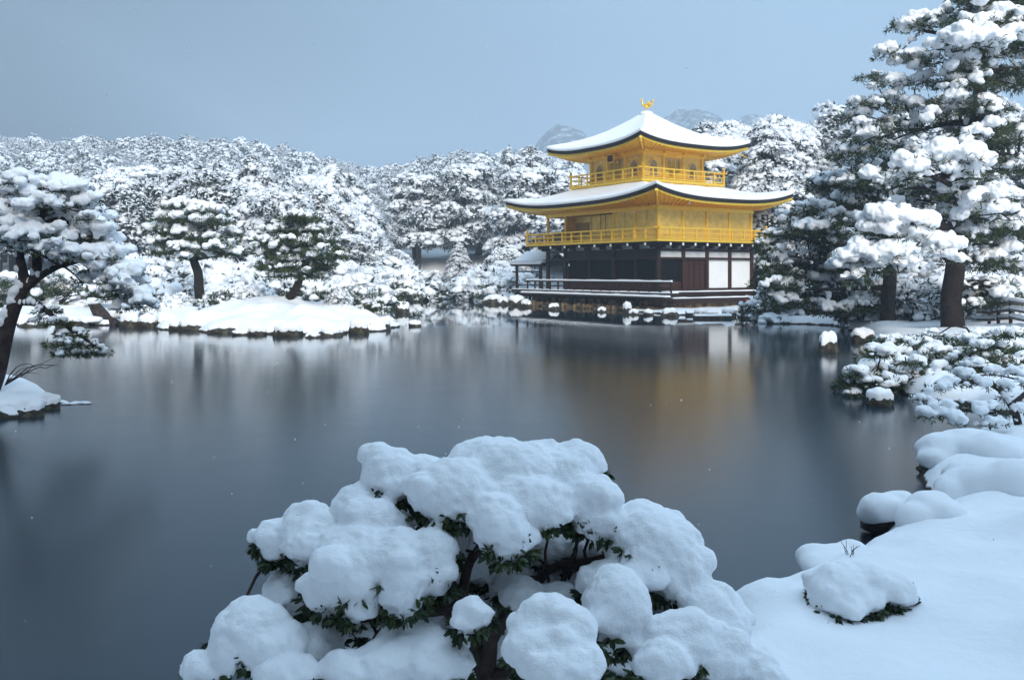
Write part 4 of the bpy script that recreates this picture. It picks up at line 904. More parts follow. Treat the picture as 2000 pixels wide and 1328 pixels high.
rowsB = [(1800, 318, 58, 22, YB - 1.6, 1), (1850, 305, 62, 20, YB - 1.6, 1), (1900, 312, 42, 22, YB - 1.6, 1), (1918, 338, 28, 28, YB - 1.8, 1), (1772, 345, 30, 14, YB - 1.4, .4), (1715, 350, 34, 20, YB - 1.2, .9), (1745, 360, 26, 16, YB - 1, .5),
         (1735, 420, 56, 26, YB - 2, 1), (1775, 430, 52, 24, YB - 2.1, 1), (1720, 448, 34, 26, YB - 2.1, 1), (1800, 438, 34, 16, YB - 2, 1), (1760, 455, 40, 20, YB - 2.2, 1),
         (1835, 480, 40, 26, YB - 2.4, 1), (1850, 505, 30, 28, YB - 2.4, 1), (1815, 500, 24, 20, YB - 2.4, 1),
         (1690, 490, 50, 18, YB - 1.8, 1), (1740, 495, 44, 20, YB - 2.2, 1), (1665, 505, 40, 18, YB - 1.6, 1), (1705, 525, 40, 18, YB - 2, .95), (1755, 520, 30, 26, YB - 2.3, 1), (1665, 545, 30, 20, YB - 1.8, .9), (1640, 500, 28, 12, YB - 1.4, .9),
         (1930, 385, 44, 18, YB - 1.4, 1), (1960, 378, 34, 16, YB - 1.4, 1), (1985, 385, 30, 14, YB - 1.2, 1), (1975, 420, 24, 22, YB - 1.5, 1), (1935, 410, 26, 20, YB - 1.4, 1),
         (1905, 258, 30, 14, YB - 1, 1), (1925, 250, 24, 18, YB - 1, 1), (1895, 275, 16, 16, YB - 1.1, 1), (1890, 72, 62, 24, YB - 1.2, 1), (1930, 80, 46, 26, YB - 1.4, 1), (1860, 90, 40, 26, YB - 1, 1), (1945, 100, 26, 26, YB - 1.5, 1), (1965, 60, 36, 18, YB - 1, .9), (1975, 20, 30, 16, YB - 1, .8), (1915, 15, 34, 14, YB - .6, .8),
         (1815, 45, 44, 16, YB + .6, .7), (1780, 40, 34, 13, YB + .8, .8), (1760, 50, 24, 9, YB + .8, .8), (1850, 30, 40, 14, YB + .4, .8), (1745, 105, 36, 12, YB + 1, .7), (1785, 112, 40, 14, YB + .8, .9), (1825, 118, 40, 16, YB + .4, .9), (1850, 150, 26, 20, YB - .2, .9), (1840, 190, 24, 26, YB - .4, .9), (1830, 225, 24, 22, YB - .4, .9),
         (1705, 148, 30, 10, YB + 1.3, .6), (1735, 160, 34, 8, YB + 1.2, .9), (1790, 160, 40, 12, YB + 1, .8), (1690, 200, 36, 13, YB + 1.6, .5), (1735, 195, 42, 16, YB + 1.2, .9), (1780, 205, 44, 16, YB + .8, .9), (1660, 225, 34, 13, YB + 2, .8), (1710, 235, 40, 16, YB + 1.4, .8), (1760, 250, 40, 14, YB + 1, .7),
         (1690, 268, 42, 16, YB + 1.6, .7), (1740, 285, 40, 14, YB + 1.2, .5), (1660, 300, 40, 14, YB + 2, .5)]
rowsB = [(a, b, c, d, e, 2.2 if f == 1 else f * .9) for a, b, c, d, e, f in rowsB]
rowsB += poly_pads([(1870, -40), (1960, -40), (1930, 250), (1905, 480), (1860, 480), (1880, 250)], (YB - 1.0, YB - .3), 26, 34, rr, (.0, .5))
rowsB += poly_pads([(1880, -40), (2020, -40), (2020, 350), (1900, 340), (1860, 200)], (YB - .8, YB + 2.2), 62, 40, rr, (.0, .5))
rowsB += poly_pads([(1860, 420), (2020, 430), (2020, 590), (1880, 590)], (YB - .5, YB + 2.5), 24, 40, rr, (.2, .9))
rowsB += poly_pads([(1660, 320), (1880, 330), (1880, 480), (1680, 470)], (YB + .5, YB + 2.5), 18, 40, rr, (.1, .7))
pad_tree('tall_pine', 'tallest pine with big white snow pads and a thick reddish trunk on the right bank', 'pine tree', b0, trB, px_pads(rowsB, .8), .26, .038, (.21, .016), 1.3, NEEDLE_NEAR, BARK_RED, None, 5, .36, .045, smooth=8, tips=.2, droop=.8)
YA = 35.0
a0_ = np.array(Wp(1735, 640, YA)); a0_[2] = gh(a0_[0], a0_[1]) - .1
trA = [[tuple(a0_) + (.32,)] + Ln((1733, 600, YA, .28), (1738, 540, YA, .25), (1730, 470, YA, .22), (1712, 400, YA, .18), (1700, 330, YA, .13), (1695, 260, YA, .08)),
       Ln((1730, 470, YA, .15), (1690, 460, YA, .12), (1650, 455, YA + .3, .1), (1625, 425, YA + .5, .07)), Ln((1735, 520, YA, .13), (1680, 520, YA + .4, .09), (1600, 510, YA + .8, .06), (1540, 500, YA + 1, .04)), Ln((1735, 560, YA, .12), (1660, 565, YA + .4, .08), (1570, 565, YA + .8, .05))]
rowsA = poly_pads([(1655, 270), (1720, 250), (1760, 330), (1700, 450), (1600, 470), (1500, 470), (1580, 390), (1640, 330)], (YA - .6, YA + 3), 50, 34, rr, (.5, 1.3))
rowsA += poly_pads([(1505, 490), (1560, 445), (1700, 440), (1720, 590), (1620, 605), (1520, 595), (1500, 540)], (YA - .4, YA + 3.2), 56, 34, rr, (.5, 1.3))
rowsA += [(1505, 485, 26, 9, YA + 1.2, .8), (1500, 500, 22, 8, YA + 1.2, .8), (1520, 520, 34, 12, YA + 1, .6), (1512, 455, 28, 10, YA + 1.4, 1), (1498, 474, 26, 9, YA + 1.3, 1), (1545, 420, 30, 12, YA + 1.5, .9), (1625, 415, 20, 12, YA, .9)]
pad_tree('bank_pine', 'spreading pine with dark forked trunk standing between the pavilion and the tallest pine', 'pine tree', a0_, trA, px_pads(rowsA, .85), .21, .044, (.22, .02), 1.4, NEEDLE_NEAR, BARK, None, 6, .42, .04)

# shrubs and low pines along the right shore
def bush(name, label, cat, base, rows, br, vox, needle, seed, group=None, nmat=None, tuft=1.2, depth=.8, stem=.05, amp=.28, droop=.5, trunk=None):
    b = np.array(Wp(*base)); b[2] = gh(b[0], b[1]) - .04
    pads = px_pads(rows, depth); top = np.mean([p[0] for p in pads], 0)
    tr = trunk or [[tuple(b) + (stem * 1.6,), tuple(b * .6 + top * .4) + (stem * 1.3,), tuple(b * .2 + top * .8 - (0, 0, .1)) + (stem,)]]
    return pad_tree(name, label, cat, b, tr, pads, br, vox, needle, tuft, nmat or NEEDLE_NEAR, BARK, group, seed, amp, stem * .5, trunk_snow=False, droop=droop)
bush('shore_shrub', 'dense snow-laden shrub overhanging the water beside the right end of the pavilion', 'shrub', (1570, 625, 43),
     poly_pads([(1485, 590), (1520, 560), (1640, 575), (1700, 600), (1690, 628), (1500, 630), (1475, 610)], (42.0, 45), 34, 34, rr, (.6, 1.0)), .20, .055, (.22, .024), 51, tuft=1.0)
Yp = 19.0
lp_trunk = [[tuple(Wp(1850, 760, 17.6)) + (.09,)] + Ln((1800, 735, 18, .07), (1750, 725, 18.2, .06), (1700, 745, 17.8, .04), (1670, 755, 17.4, .03)), Ln((1850, 755, 17.8, .07), (1830, 715, 18.8, .06), (1790, 690, 19.6, .05), (1740, 685, 20, .03)),
            Ln((1850, 755, 17.8, .07), (1880, 710, 19, .06), (1920, 690, 20, .05), (1990, 690, 20, .03))]
rows = [(1665, 745, 30, 16, 17.2, 1), (1690, 730, 36, 18, 17.6, 1), (1720, 745, 34, 18, 17.4, 1), (1680, 765, 26, 12, 17.0, .9), (1735, 715, 36, 14, 18.2, 1), (1710, 690, 36, 14, 19.2, .9), (1700, 715, 30, 12, 18.4, 1), (1760, 690, 36, 13, 19.5, .9), (1790, 700, 34, 14, 18.8, 1), (1775, 725, 34, 16, 17.8, 1), (1800, 740, 30, 18, 17.6, 1), (1750, 745, 28, 14, 17.4, .9),
        (1760, 668, 34, 11, 20.5, .9), (1800, 668, 36, 12, 20.6, .7), (1835, 680, 34, 16, 19.4, .9), (1850, 700, 30, 22, 18.6, 1), (1840, 725, 22, 18, 18.2, 1), (1870, 670, 34, 12, 20.2, .3), (1820, 655, 36, 10, 21.4, .8), (1905, 655, 36, 11, 21.2, .8), (1945, 650, 34, 10, 21, .7), (1880, 690, 30, 16, 19, .6), (1925, 680, 36, 12, 19.8, .35), (1965, 680, 34, 12, 19.4, .4), (1990, 700, 26, 12, 18.6, .5), (1910, 700, 34, 14, 18.6, .9), (1950, 705, 34, 12, 18, .8), (1730, 665, 30, 10, 20.8, .8)]
rows += poly_pads([(1655, 725), (1720, 680), (1830, 655), (1990, 650), (2010, 715), (1870, 735), (1780, 770), (1680, 770)], (17.4, 20.5), 46, 27, rr, (.6, 1.0))
rows += poly_pads([(1655, 730), (1700, 700), (1780, 700), (1800, 760), (1690, 770), (1655, 765)], (17.0, 18.8), 22, 24, rr, (.7, 1.0))
bush('low_pine', 'low spreading pine smothered in snow, leaning over the water on the right bank', 'pine shrub', (1850, 760, 17.6), rows, .125, .026, (.13, .011), 52, tuft=1.6, stem=.07, trunk=lp_trunk)
# a flat branch tree in front of it
Yt = 11.6
bt = Wp(1993, 880, Yt); bt[2] = gh(bt[0], bt[1]) - .05
trk = [[tuple(bt) + (.055,)] + Ln((1992, 845, Yt, .05), (1984, 810, Yt, .05), (1975, 790, Yt, .045), (1955, 760, Yt, .04), (1930, 745, Yt, .035), (1880, 745, Yt - .1, .03), (1825, 750, Yt - .2, .02)),
       Ln((1982, 805, Yt, .035), (1940, 805, Yt - .3, .03), (1880, 800, Yt - .4, .025), (1810, 815, Yt - .5, .015)), Ln((1975, 790, Yt, .03), (2010, 760, Yt + .3, .03), (2040, 745, Yt + .4, .02))]
rows = [(1830, 758, 24, 9, Yt - .2, 1), (1865, 748, 28, 10, Yt - .1, 1), (1905, 745, 30, 11, Yt, 1), (1940, 750, 28, 12, Yt, 1), (1965, 775, 18, 14, Yt, 1), (1885, 735, 24, 8, Yt + .2, 1), (1795, 778, 20, 8, Yt - .4, 1), (1825, 790, 28, 8, Yt - .4, 1), (1860, 788, 32, 11, Yt - .4, 1), (1900, 795, 30, 12, Yt - .4, 1), (1940, 800, 26, 12, Yt - .4, 1), (1810, 812, 24, 10, Yt - .6, 1), (1850, 812, 24, 9, Yt - .6, 1), (1870, 825, 16, 9, Yt - .7, 1), (1925, 828, 20, 9, Yt - .5, 1), (1955, 825, 14, 9, Yt - .5, 1),
        (1990, 745, 30, 14, Yt + .4, 1), (1975, 725, 30, 12, Yt + .8, 1), (1930, 728, 30, 10, Yt + .8, 1), (1985, 800, 16, 12, Yt, 1), (1900, 712, 26, 10, Yt + 1.2, 1), (2010, 780, 26, 16, Yt + .2, 1)]
pad_tree('bank_shrub', 'flat bare-branched little tree with snow lying along its boughs at the right edge', 'tree', bt, trk, px_pads(rows, .7), .085, .017, (.07, .007), .35, NEEDLE_NEAR, BARK, None, 53, .22, .014, droop=.5, smooth=4)
# shrubs on the island and the left shore
bush('island_shrub', 'small upright snowy shrub on the front of the island', 'shrub', (422, 622, 41.5), [(425, 572, 22, 9, 41.5, .9), (410, 585, 22, 9, 41.3, .8), (440, 588, 22, 9, 41.4, .8), (425, 600, 28, 9, 41, .6), (405, 606, 20, 8, 41, .6), (448, 608, 20, 8, 41.2, .6)], .17, .05, (.20, .022), 54, tuft=1.1)
bush('shore_shrub', 'dark-leaved snowy shrub at the right tip of the island', 'shrub', (715, 612, 43.5), [(715, 570, 30, 10, 43.5, .9), (690, 585, 24, 10, 43.4, .8), (740, 585, 26, 10, 43.6, .9), (715, 598, 30, 10, 43, .4), (695, 606, 20, 7, 43, .4), (745, 600, 22, 10, 43, .9), (770, 590, 18, 9, 44, .9)], .22, .055, (.22, .024), 55, tuft=1.2)
bush('shore_shrub', 'wide snowy shrub behind the leaning pine on the left shore', 'shrub', (110, 622, 44), poly_pads([(0, 545), (120, 535), (210, 560), (200, 610), (20, 625), (-60, 600)], (43, 46), 34, 34, rr, (.7, 1.0)), .24, .06, (.24, .026), 56, tuft=1.0)
for j, (x, y, Y, rad, lab) in enumerate([(640, 598, 56, 60, 'broad snowy shrub behind the island pine with the leaning trunk'), (735, 590, 62, 62, 'heap-like snowy shrub at the water end behind the island'), (500, 600, 55, 60, 'snowy shrub between the two island pines'), (300, 605, 52, 60, 'snowy shrub behind the left end of the island'), (985, 588, 74, 52, 'rounded snowy shrub on the shore just left of the fishing porch'), (830, 572, 102, 40, 'snowy shrub at the head of the cove')]):
    bush('shore_shrub', lab, 'shrub', (x, y, Y), poly_pads([(x - rad, y), (x - rad * .8, y - rad * .6), (x, y - rad), (x + rad * .8, y - rad * .6), (x + rad, y)], (Y - 1, Y + 2.4), 16, 30, rr, (.7, 1.0)), .30, .08, (.3, .035), 60 + j, tuft=.8)
for j, (x, Y, h, key, lab) in enumerate([(1690, 37, 1.3, 'shrub_a', 'small snowy shrub left of the forked pine trunk'), (1790, 36, 1.6, 'shrub_b', 'snowy shrub between the two big pine trunks'), (1815, 39, 2.2, 'shrub_c', 'larger snowy shrub behind the gap between the two big pine trunks'), (1905, 34, 1.5, 'shrub_b', 'snowy shrub right of the thick reddish trunk'), (1950, 41, 2.4, 'shrub_a', 'snowy shrub behind the log fence'), (1880, 46, 3.2, 'shrub_b', 'tall snowy shrub behind the thick reddish trunk'), (1640, 47, 2.4, 'shrub_c', 'broad snowy shrub in the shade of the forked pine'), (1990, 50, 3.4, 'shrub_c', 'tall snowy shrub at the right edge behind the log fence'), (1760, 52, 3.6, 'shrub_b', 'tall shrub far back between the big pine trunks'), (1700, 56, 4.2, 'shrub_a', 'big rounded snowy bush far back left of the forked pine')]):
    place(key, (x - 1000) / FPX * Y, Y, h, j * 1.1, lab, wide=1.1)
for j, (x, Y, h, key, lab) in enumerate([(318, 42.6, .75, 'shrub_c', 'low snow-buried shrub at the left end of the island'), (352, 44.2, .9, 'shrub_a', 'small rounded shrub beside the bare trunk of the flat-topped island pine'), (470, 42.8, .7, 'shrub_c', 'flat snow-buried shrub in the middle of the island'), (660, 42.2, .75, 'shrub_b', 'little dark-leaved shrub near the right tip of the island'), (505, 46.5, .9, 'shrub_a', 'rounded shrub at the back of the island')]):
    place(key, (x - 1000) / FPX * Y, Y, h, j * 1.7, lab, wide=1.1)
# leaning dark trunk on the left shore with a snow-laden limb
g = Geo(); q0 = Wp(215, 640, 40.5)
t = thing('fallen_trunk', 'dark leaning trunk with a snow-topped limb on the left shore beside the island', 'tree trunk', q0)
P = np.array([Wp(222, 642, 40.5), Wp(205, 625, 40.5), Wp(190, 605, 40.6), Wp(180, 590, 40.8)]) - q0; g.tube(P, [.42, .34, .28, .2], 10); g.build('trunk', BARK, t)
V, F = lumpy(3, .22, 3); g = Geo(); g.add(V * (.9, .5, .22) + Wp(165, 626, 40.2) - q0, F); g.add(V * (.34, .3, .2) + Wp(183, 590, 40.7) - q0, F); g.add(V * (.8, .6, .3) + Wp(240, 615, 41) - q0, F); g.build('snow_cover', SNOW, t)

# ------------------------------------------------------------------ rocks with snow caps
RK = []
for s_ in range(5):
    V, F = ICO[4]; V = V * (1 + .24 * fbm(V * 1.3 + s_ * 5, 71 + s_, 4))[:, None]; V[:, 2] = np.where(V[:, 2] < 0, V[:, 2] * .5, V[:, 2] * .9)
    a = Geo(); a.add(V, F)
    w = sstep(.34, .52, V[:, 2] + .24 * fbm(V * 1.9, 80 + s_, 2)); C = V * (.90 + .145 * w)[:, None]; C[:, 2] += .24 * w
    b_ = Geo(); b_.add(C, F); RK.append((a.mesh('rock', STONE), b_.mesh('rock_snow', SNOW)))
rk = np.random.default_rng(5)
def rock(x, y, w, h, label, group=None, Y=None, kind=None, deep=.8, z=0.0):
    """x, y: where its foot meets the water in the photograph; w, h: width and height in photo pixels"""
    if Y is None: X, Y = wl(x, y, z)
    else: X = (x - 1000) / FPX * Y
    k = Y / FPX; s = RK[int(rk.integers(0, 5)) if kind is None else kind]
    t = thing('snowy_rock', label, 'rock', (X, Y + w * k * deep * .35, z - .02), float(rk.random() * .8), group); t.scale = (w * k * .5, w * k * .5 * deep, h * k * .78)
    link('stone', s[0], t); link('snow_cover', s[1], t)
    return t
rock(1622, 688, 42, 46, 'lone dark rock with a snow cap standing in the water below the tallest pine', kind=1)
rock(1727, 794, 62, 42, 'round dark boulder with snow cap at the foot of the low spreading pine')
rock(786, 612, 28, 26, 'snow-capped rock standing in the water off the right tip of the island')
rock(810, 638, 26, 14, 'small low snow-capped rock in the water nearest the right tip of the island')
rock(812, 590, 14, 12, 'tiny snow-topped rock at the mouth of the cove')
for x, y, w, h in ((320, 640, 52, 44), (285, 640, 40, 30), (372, 646, 50, 24), (430, 651, 48, 30), (500, 655, 44, 18), (560, 657, 52, 34), (640, 657, 46, 28), (610, 660, 28, 14), (700, 652, 46, 30), (735, 646, 42, 30), (665, 652, 30, 18), (755, 636, 34, 24), (470, 655, 30, 16), (345, 645, 30, 22)):
    rock(x, y, w * (.8 + .5 * rk.random()), h * (.75 + .5 * rk.random()), 'mossy dark rock with snow on top edging the front of the island', 'rocks edging the island')
for x, y, w, h in ((1078, 605, 26, 18), (1172, 610, 22, 14), (1218, 612, 24, 30), (1236, 615, 30, 18), (1266, 616, 30, 18), (1318, 618, 44, 22), (1366, 618, 36, 20), (1424, 619, 34, 22), (1450, 620, 30, 18)):
    q = .55 + .5 * rk.random(); rock(x + 6 * rk.normal(), y, w * q, h * q, 'snow-capped stone on the waterline below the pavilion', 'stones along the foot of the pavilion')
for x, y, w, h in ((962, 593, 34, 20), (985, 595, 28, 18), (1010, 597, 40, 22), (945, 586, 26, 14), (1028, 600, 26, 16)):
    rock(x, y, w, h, 'dark rock with snow cap on the shore left of the pavilion', 'rocks left of the pavilion')
for x, y, w, h in ((130, 638, 60, 22), (250, 640, 44, 36), (60, 638, 50, 18)):
    rock(x, y, w, h, 'dark shore rock under snow on the left bank', 'rocks of the left bank')
for x, y, w, h in ((1690, 668, 54, 30), (1740, 678, 60, 26)):
    rock(x, y, w, h, 'low snow-covered rock beside the foot of the forked pine', 'rocks by the forked pine')
for x, y, w, h in ((40, 815, 70, 40), (85, 800, 50, 34), (-30, 820, 80, 40)):
    rock(x, y, w, h, 'dark wet rock under the snow of the islet below the leaning pine', 'rocks of the left islet')
# stepping slabs of a landing stage at the pavilion's right face
for j, (x, y, w, lab) in enumerate(((1370, 616, 60, 'upper'), (1390, 622, 70, 'lower'))):
    X, Y = wl(x, y); k = Y / FPX; g = Geo(); g.box(-w * k / 2, w * k / 2, -.3, .3, -.2, .10); t = g.build('stone_step', STONE); t.location = (X, Y - .1, .04); tag(t, lab + ' long stone slab of the landing steps at the right face of the pavilion', 'stone step')
    snow_strip(-w * k / 2 - .02, w * k / 2 + .02, -.31, .31, .103, .10, t)
g = Geo(); X, Y = wl(1430, 606); g.cyl(0, 0, 0, .28, .05, 8); g.cyl(0, 0, .28, .36, .12, 10, 0, .04); g.box(-.12, .12, -.03, .03, .1, .16); t = g.build('marker', RED); t.location = (X, 52.6, .42); tag(t, 'small red marker on the snowy bank below the white wall panels', 'marker')
# ice rim by the islet
g = Geo(); rI = np.random.default_rng(8); SV, SF = [], []
for k in range(11):
    X, Y = wl(104 + k * 6.5, 788 + rI.normal() * 1.5); V, F = lumpy(2, .3, k % 5, .3); SV.append(V * (.085 + .05 * rI.random(), .09, .03) + (X, Y, .006)); SF.append(F + len(V) * k)
V, F, no = voxel(np.concatenate(SV), np.concatenate(SF), .012, 2); g.add(V, F)
tag(g.build('ice_rim', SNOW), 'thin broken rim of snowy ice on the water beside the left islet', 'ice')
# dark stump at the head of the cove
q0 = np.array([*wl(917, 578), 0.0]); t = thing('stump', 'dark hooked stump standing in the water at the head of the cove', 'stump', q0)
g = Geo(); k = q0[1] / FPX; g.tube(np.array([(1, 0, -4), (1, 0, 6), (-1, 0, 14), (-4, 0, 19), (-8, 0, 20)]) * k, np.array([2.6, 3, 3.4, 3, 1.5]) * k, 8); g.build('trunk', BLACK, t)
g = Geo(); V, F = lumpy(2, .2, 2); g.add(V * np.array([4, 3, 1.4]) * k + np.array([-4, 0, 23]) * k, F); g.build('snow_cover', SNOW, t)
# log fence on the right bank
def fencebuild():
    P = [Wp(1932, 628, 31.5), Wp(1950, 632, 30.4), Wp(1974, 640, 29), Wp(2012, 652, 27)]
    for p in P: p[2] = gh(p[0], p[1])
    t = thing('log_fence', 'low log fence with snow on its rails at the right edge behind the low pine', 'fence', P[0]); o = P[0]
    sz = [.20, .46, .72]
    for i, p in enumerate(P):
        g = Geo(); q = p - o; g.cyl(q[0], q[1], q[2] - .2, q[2] + .84, .06, 8); po = g.build('post', BARK, t); g = Geo(); V, F = lumpy(2, .15, i, .6); g.add(V * (.12, .12, .14) + (q[0], q[1], q[2] + .85), F); g.build('snow_cover', SNOW, po)
    for h in sz:
        g = Geo(); g.tube([p - o + (0, -.10, h) for p in [P[0] - (.35, -.3, 0)] + P], .065, 8); ro = g.build('rail', LOG, t)
        g = Geo(); g.tube([p - o + (0, -.10, h + .075) for p in [P[0] - (.35, -.3, 0)] + P], .085, 8, 0, .8); g.build('snow_cover', SNOW, ro)
fencebuild()

# ------------------------------------------------------------------ snow mounds over the rocks of the near bank
def mound(label, blobs, stones=(), name='snowy_rock', cat='snow-covered rock', vox=.03, seed=1):
    SV, SF, off = [], [], 0; V0, F0 = ICO[4]
    b = np.array([*wl(blobs[0][0], blobs[0][1], .3), 0.]); t = thing(name, label, cat, b)
    for x, y, rx, ry, zc, dp in blobs:                    # centre pixel, half sizes in pixels, height of its centre, depth ratio
        X, Y = wl(x, y, zc); k = Y / FPX; V = V0 * (rx * k, rx * k * dp, ry * k); V = V * (1 + .06 * fbm(V0 * 1.5 + x, seed, 2))[:, None] + (X, Y, zc); SV.append(V); SF.append(F0 + off); off += len(V)
    V, F, no = voxel(np.concatenate(SV), np.concatenate(SF), vox, 8)
    V = V + no * (fbm(V * 6, seed, 3) * .012 + fbm(V * 2.2, seed + 3, 2) * .02)[:, None]
    g = Geo(); g.add(V - b, F); g.build('snow_cover', SNOW_FINE, t)
    if stones:
        g = Geo(); V0, F0 = ICO[3]
        for x, y, rx, ry, zc in stones:
            X, Y = wl(x, y, zc); k = Y / FPX; g.add(V0 * (1 + .2 * fbm(V0 * 2 + x, 5, 3))[:, None] * (rx * k, rx * k, ry * k) + (X, Y, zc) - b, F0)
        g.build('stone', STONE, t)
mound('big smooth snow shelf above the dark waterline under the flat-branched little tree', [(1850, 880, 56, 34, .28, 1.0), (1905, 872, 70, 34, .34, 1), (1950, 880, 70, 34, .36, 1), (1830, 895, 38, 24, .22, 1)], [(1835, 918, 40, 14, .06), (1860, 912, 40, 12, .06)], seed=2)
mound('rounded snow bank in front of the flat-branched little tree at the right edge', [(1890, 955, 62, 42, .36, 1), (1940, 950, 70, 46, .42, 1), (1985, 950, 70, 52, .46, 1), (1860, 965, 34, 30, .34, 1), (1910, 930, 70, 34, .42, 1)], (), seed=3)
mound('snow-capped rock jutting over the water on the near bank with its dark side showing', [(1722, 990, 42, 30, .30, 1), (1755, 982, 40, 26, .32, 1), (1700, 1000, 26, 24, .24, 1)], [(1712, 1020, 32, 22, .10), (1745, 1015, 40, 18, .10)], seed=4)
mound('egg-smooth snow mound beside the jutting rock on the near bank', [(1820, 1005, 52, 46, .34, 1), (1790, 1015, 40, 34, .32, 1), (1850, 1010, 40, 36, .36, 1)], (), seed=5)
mound('small snow lump at the water edge behind the round snowy bush', [(1592, 1088, 38, 26, .20, 1), (1630, 1086, 40, 24, .20, 1), (1662, 1076, 34, 24, .22, 1), (1620, 1100, 60, 24, .2, 1)], (), seed=6)
# dry twigs poking out of the snow
def twig(x, y, z, n, L, label, group=None, seed=1):
    r = np.random.default_rng(seed); X, Y = wl(x, y, z); t = Geo()
    for k in range(n):
        a = np.array([r.normal() * .03, r.normal() * .03, -.03]); d = np.array([r.normal() * .35, r.normal() * .2, 1.0]); d /= np.linalg.norm(d); l = L * (.6 + .6 * r.random())
        t.tube([a, a + d * l * .5 + r.normal(size=3) * .01, a + d * l + r.normal(size=3) * .02], [.004, .003, .0015], 5)
    o = t.build('twig', TWIG); o.location = (X, Y, z); tag(o, label, 'twigs', group)
twig(1660, 1085, .30, 7, .14, 'few dry twigs poking from the snow by the jutting rock', seed=2)
for k, x in enumerate((1605, 1617, 1633)): twig(x, 800, 0.0, 3, .06, 'tiny snow-tipped stalk standing in the water left of the boulder', 'stalks in the water', seed=20 + k)
def dead_branch():
    g = Geo(); r = np.random.default_rng(4); o = Wp(10, 752, 15.2)
    for k in range(7):
        e = Wp(70 + 22 * r.normal(), 718 + 10 * r.normal(), 15 + .3 * r.normal()); limb(g, (0, 0, 0), e - o, .012, .004, r, .15, 6)
    ob = g.build('dry_branch', BARK); ob.location = o; tag(ob, 'thin leafless branches spreading over the left islet', 'branch')
dead_branch()

# ------------------------------------------------------------------ front shrub: cushions of snow on leathery leaves
def leafclump(gl, P, out, n, r, L=.034):
    """rosettes of pointed leaves hanging under the snow"""
    k = 6; PP = np.repeat(P + r.normal(size=P.shape) * .006, k, 0); D = r.normal(size=(len(PP), 3)) * .75 + np.repeat(out, k, 0) * .8; D[:, 2] -= .45; D = unit(D)
    m = len(PP); Ls = (L * (.7 + .6 * r.random(m)))[:, None]; s = unit(np.cross(D, r.normal(size=(m, 3)))); nn = np.cross(s, D); w = Ls * .20
    V = np.stack([PP, PP + D * Ls * .35 + s * w, PP + D * Ls * .75 + s * w * .75 - nn * Ls * .05, PP + D * Ls - nn * Ls * .12, PP + D * Ls * .75 - s * w * .75 - nn * Ls * .05, PP + D * Ls * .35 - s * w, PP + D * Ls * .5 + nn * Ls * .06], 1).reshape(-1, 3)
    i = np.arange(m)[:, None] * 7; F = np.concatenate([i + np.array([[a, b, 6]]) for a, b in ((0, 1), (1, 2), (2, 3), (3, 4), (4, 5), (5, 0))])
    gl.add(V, F, 0, False)
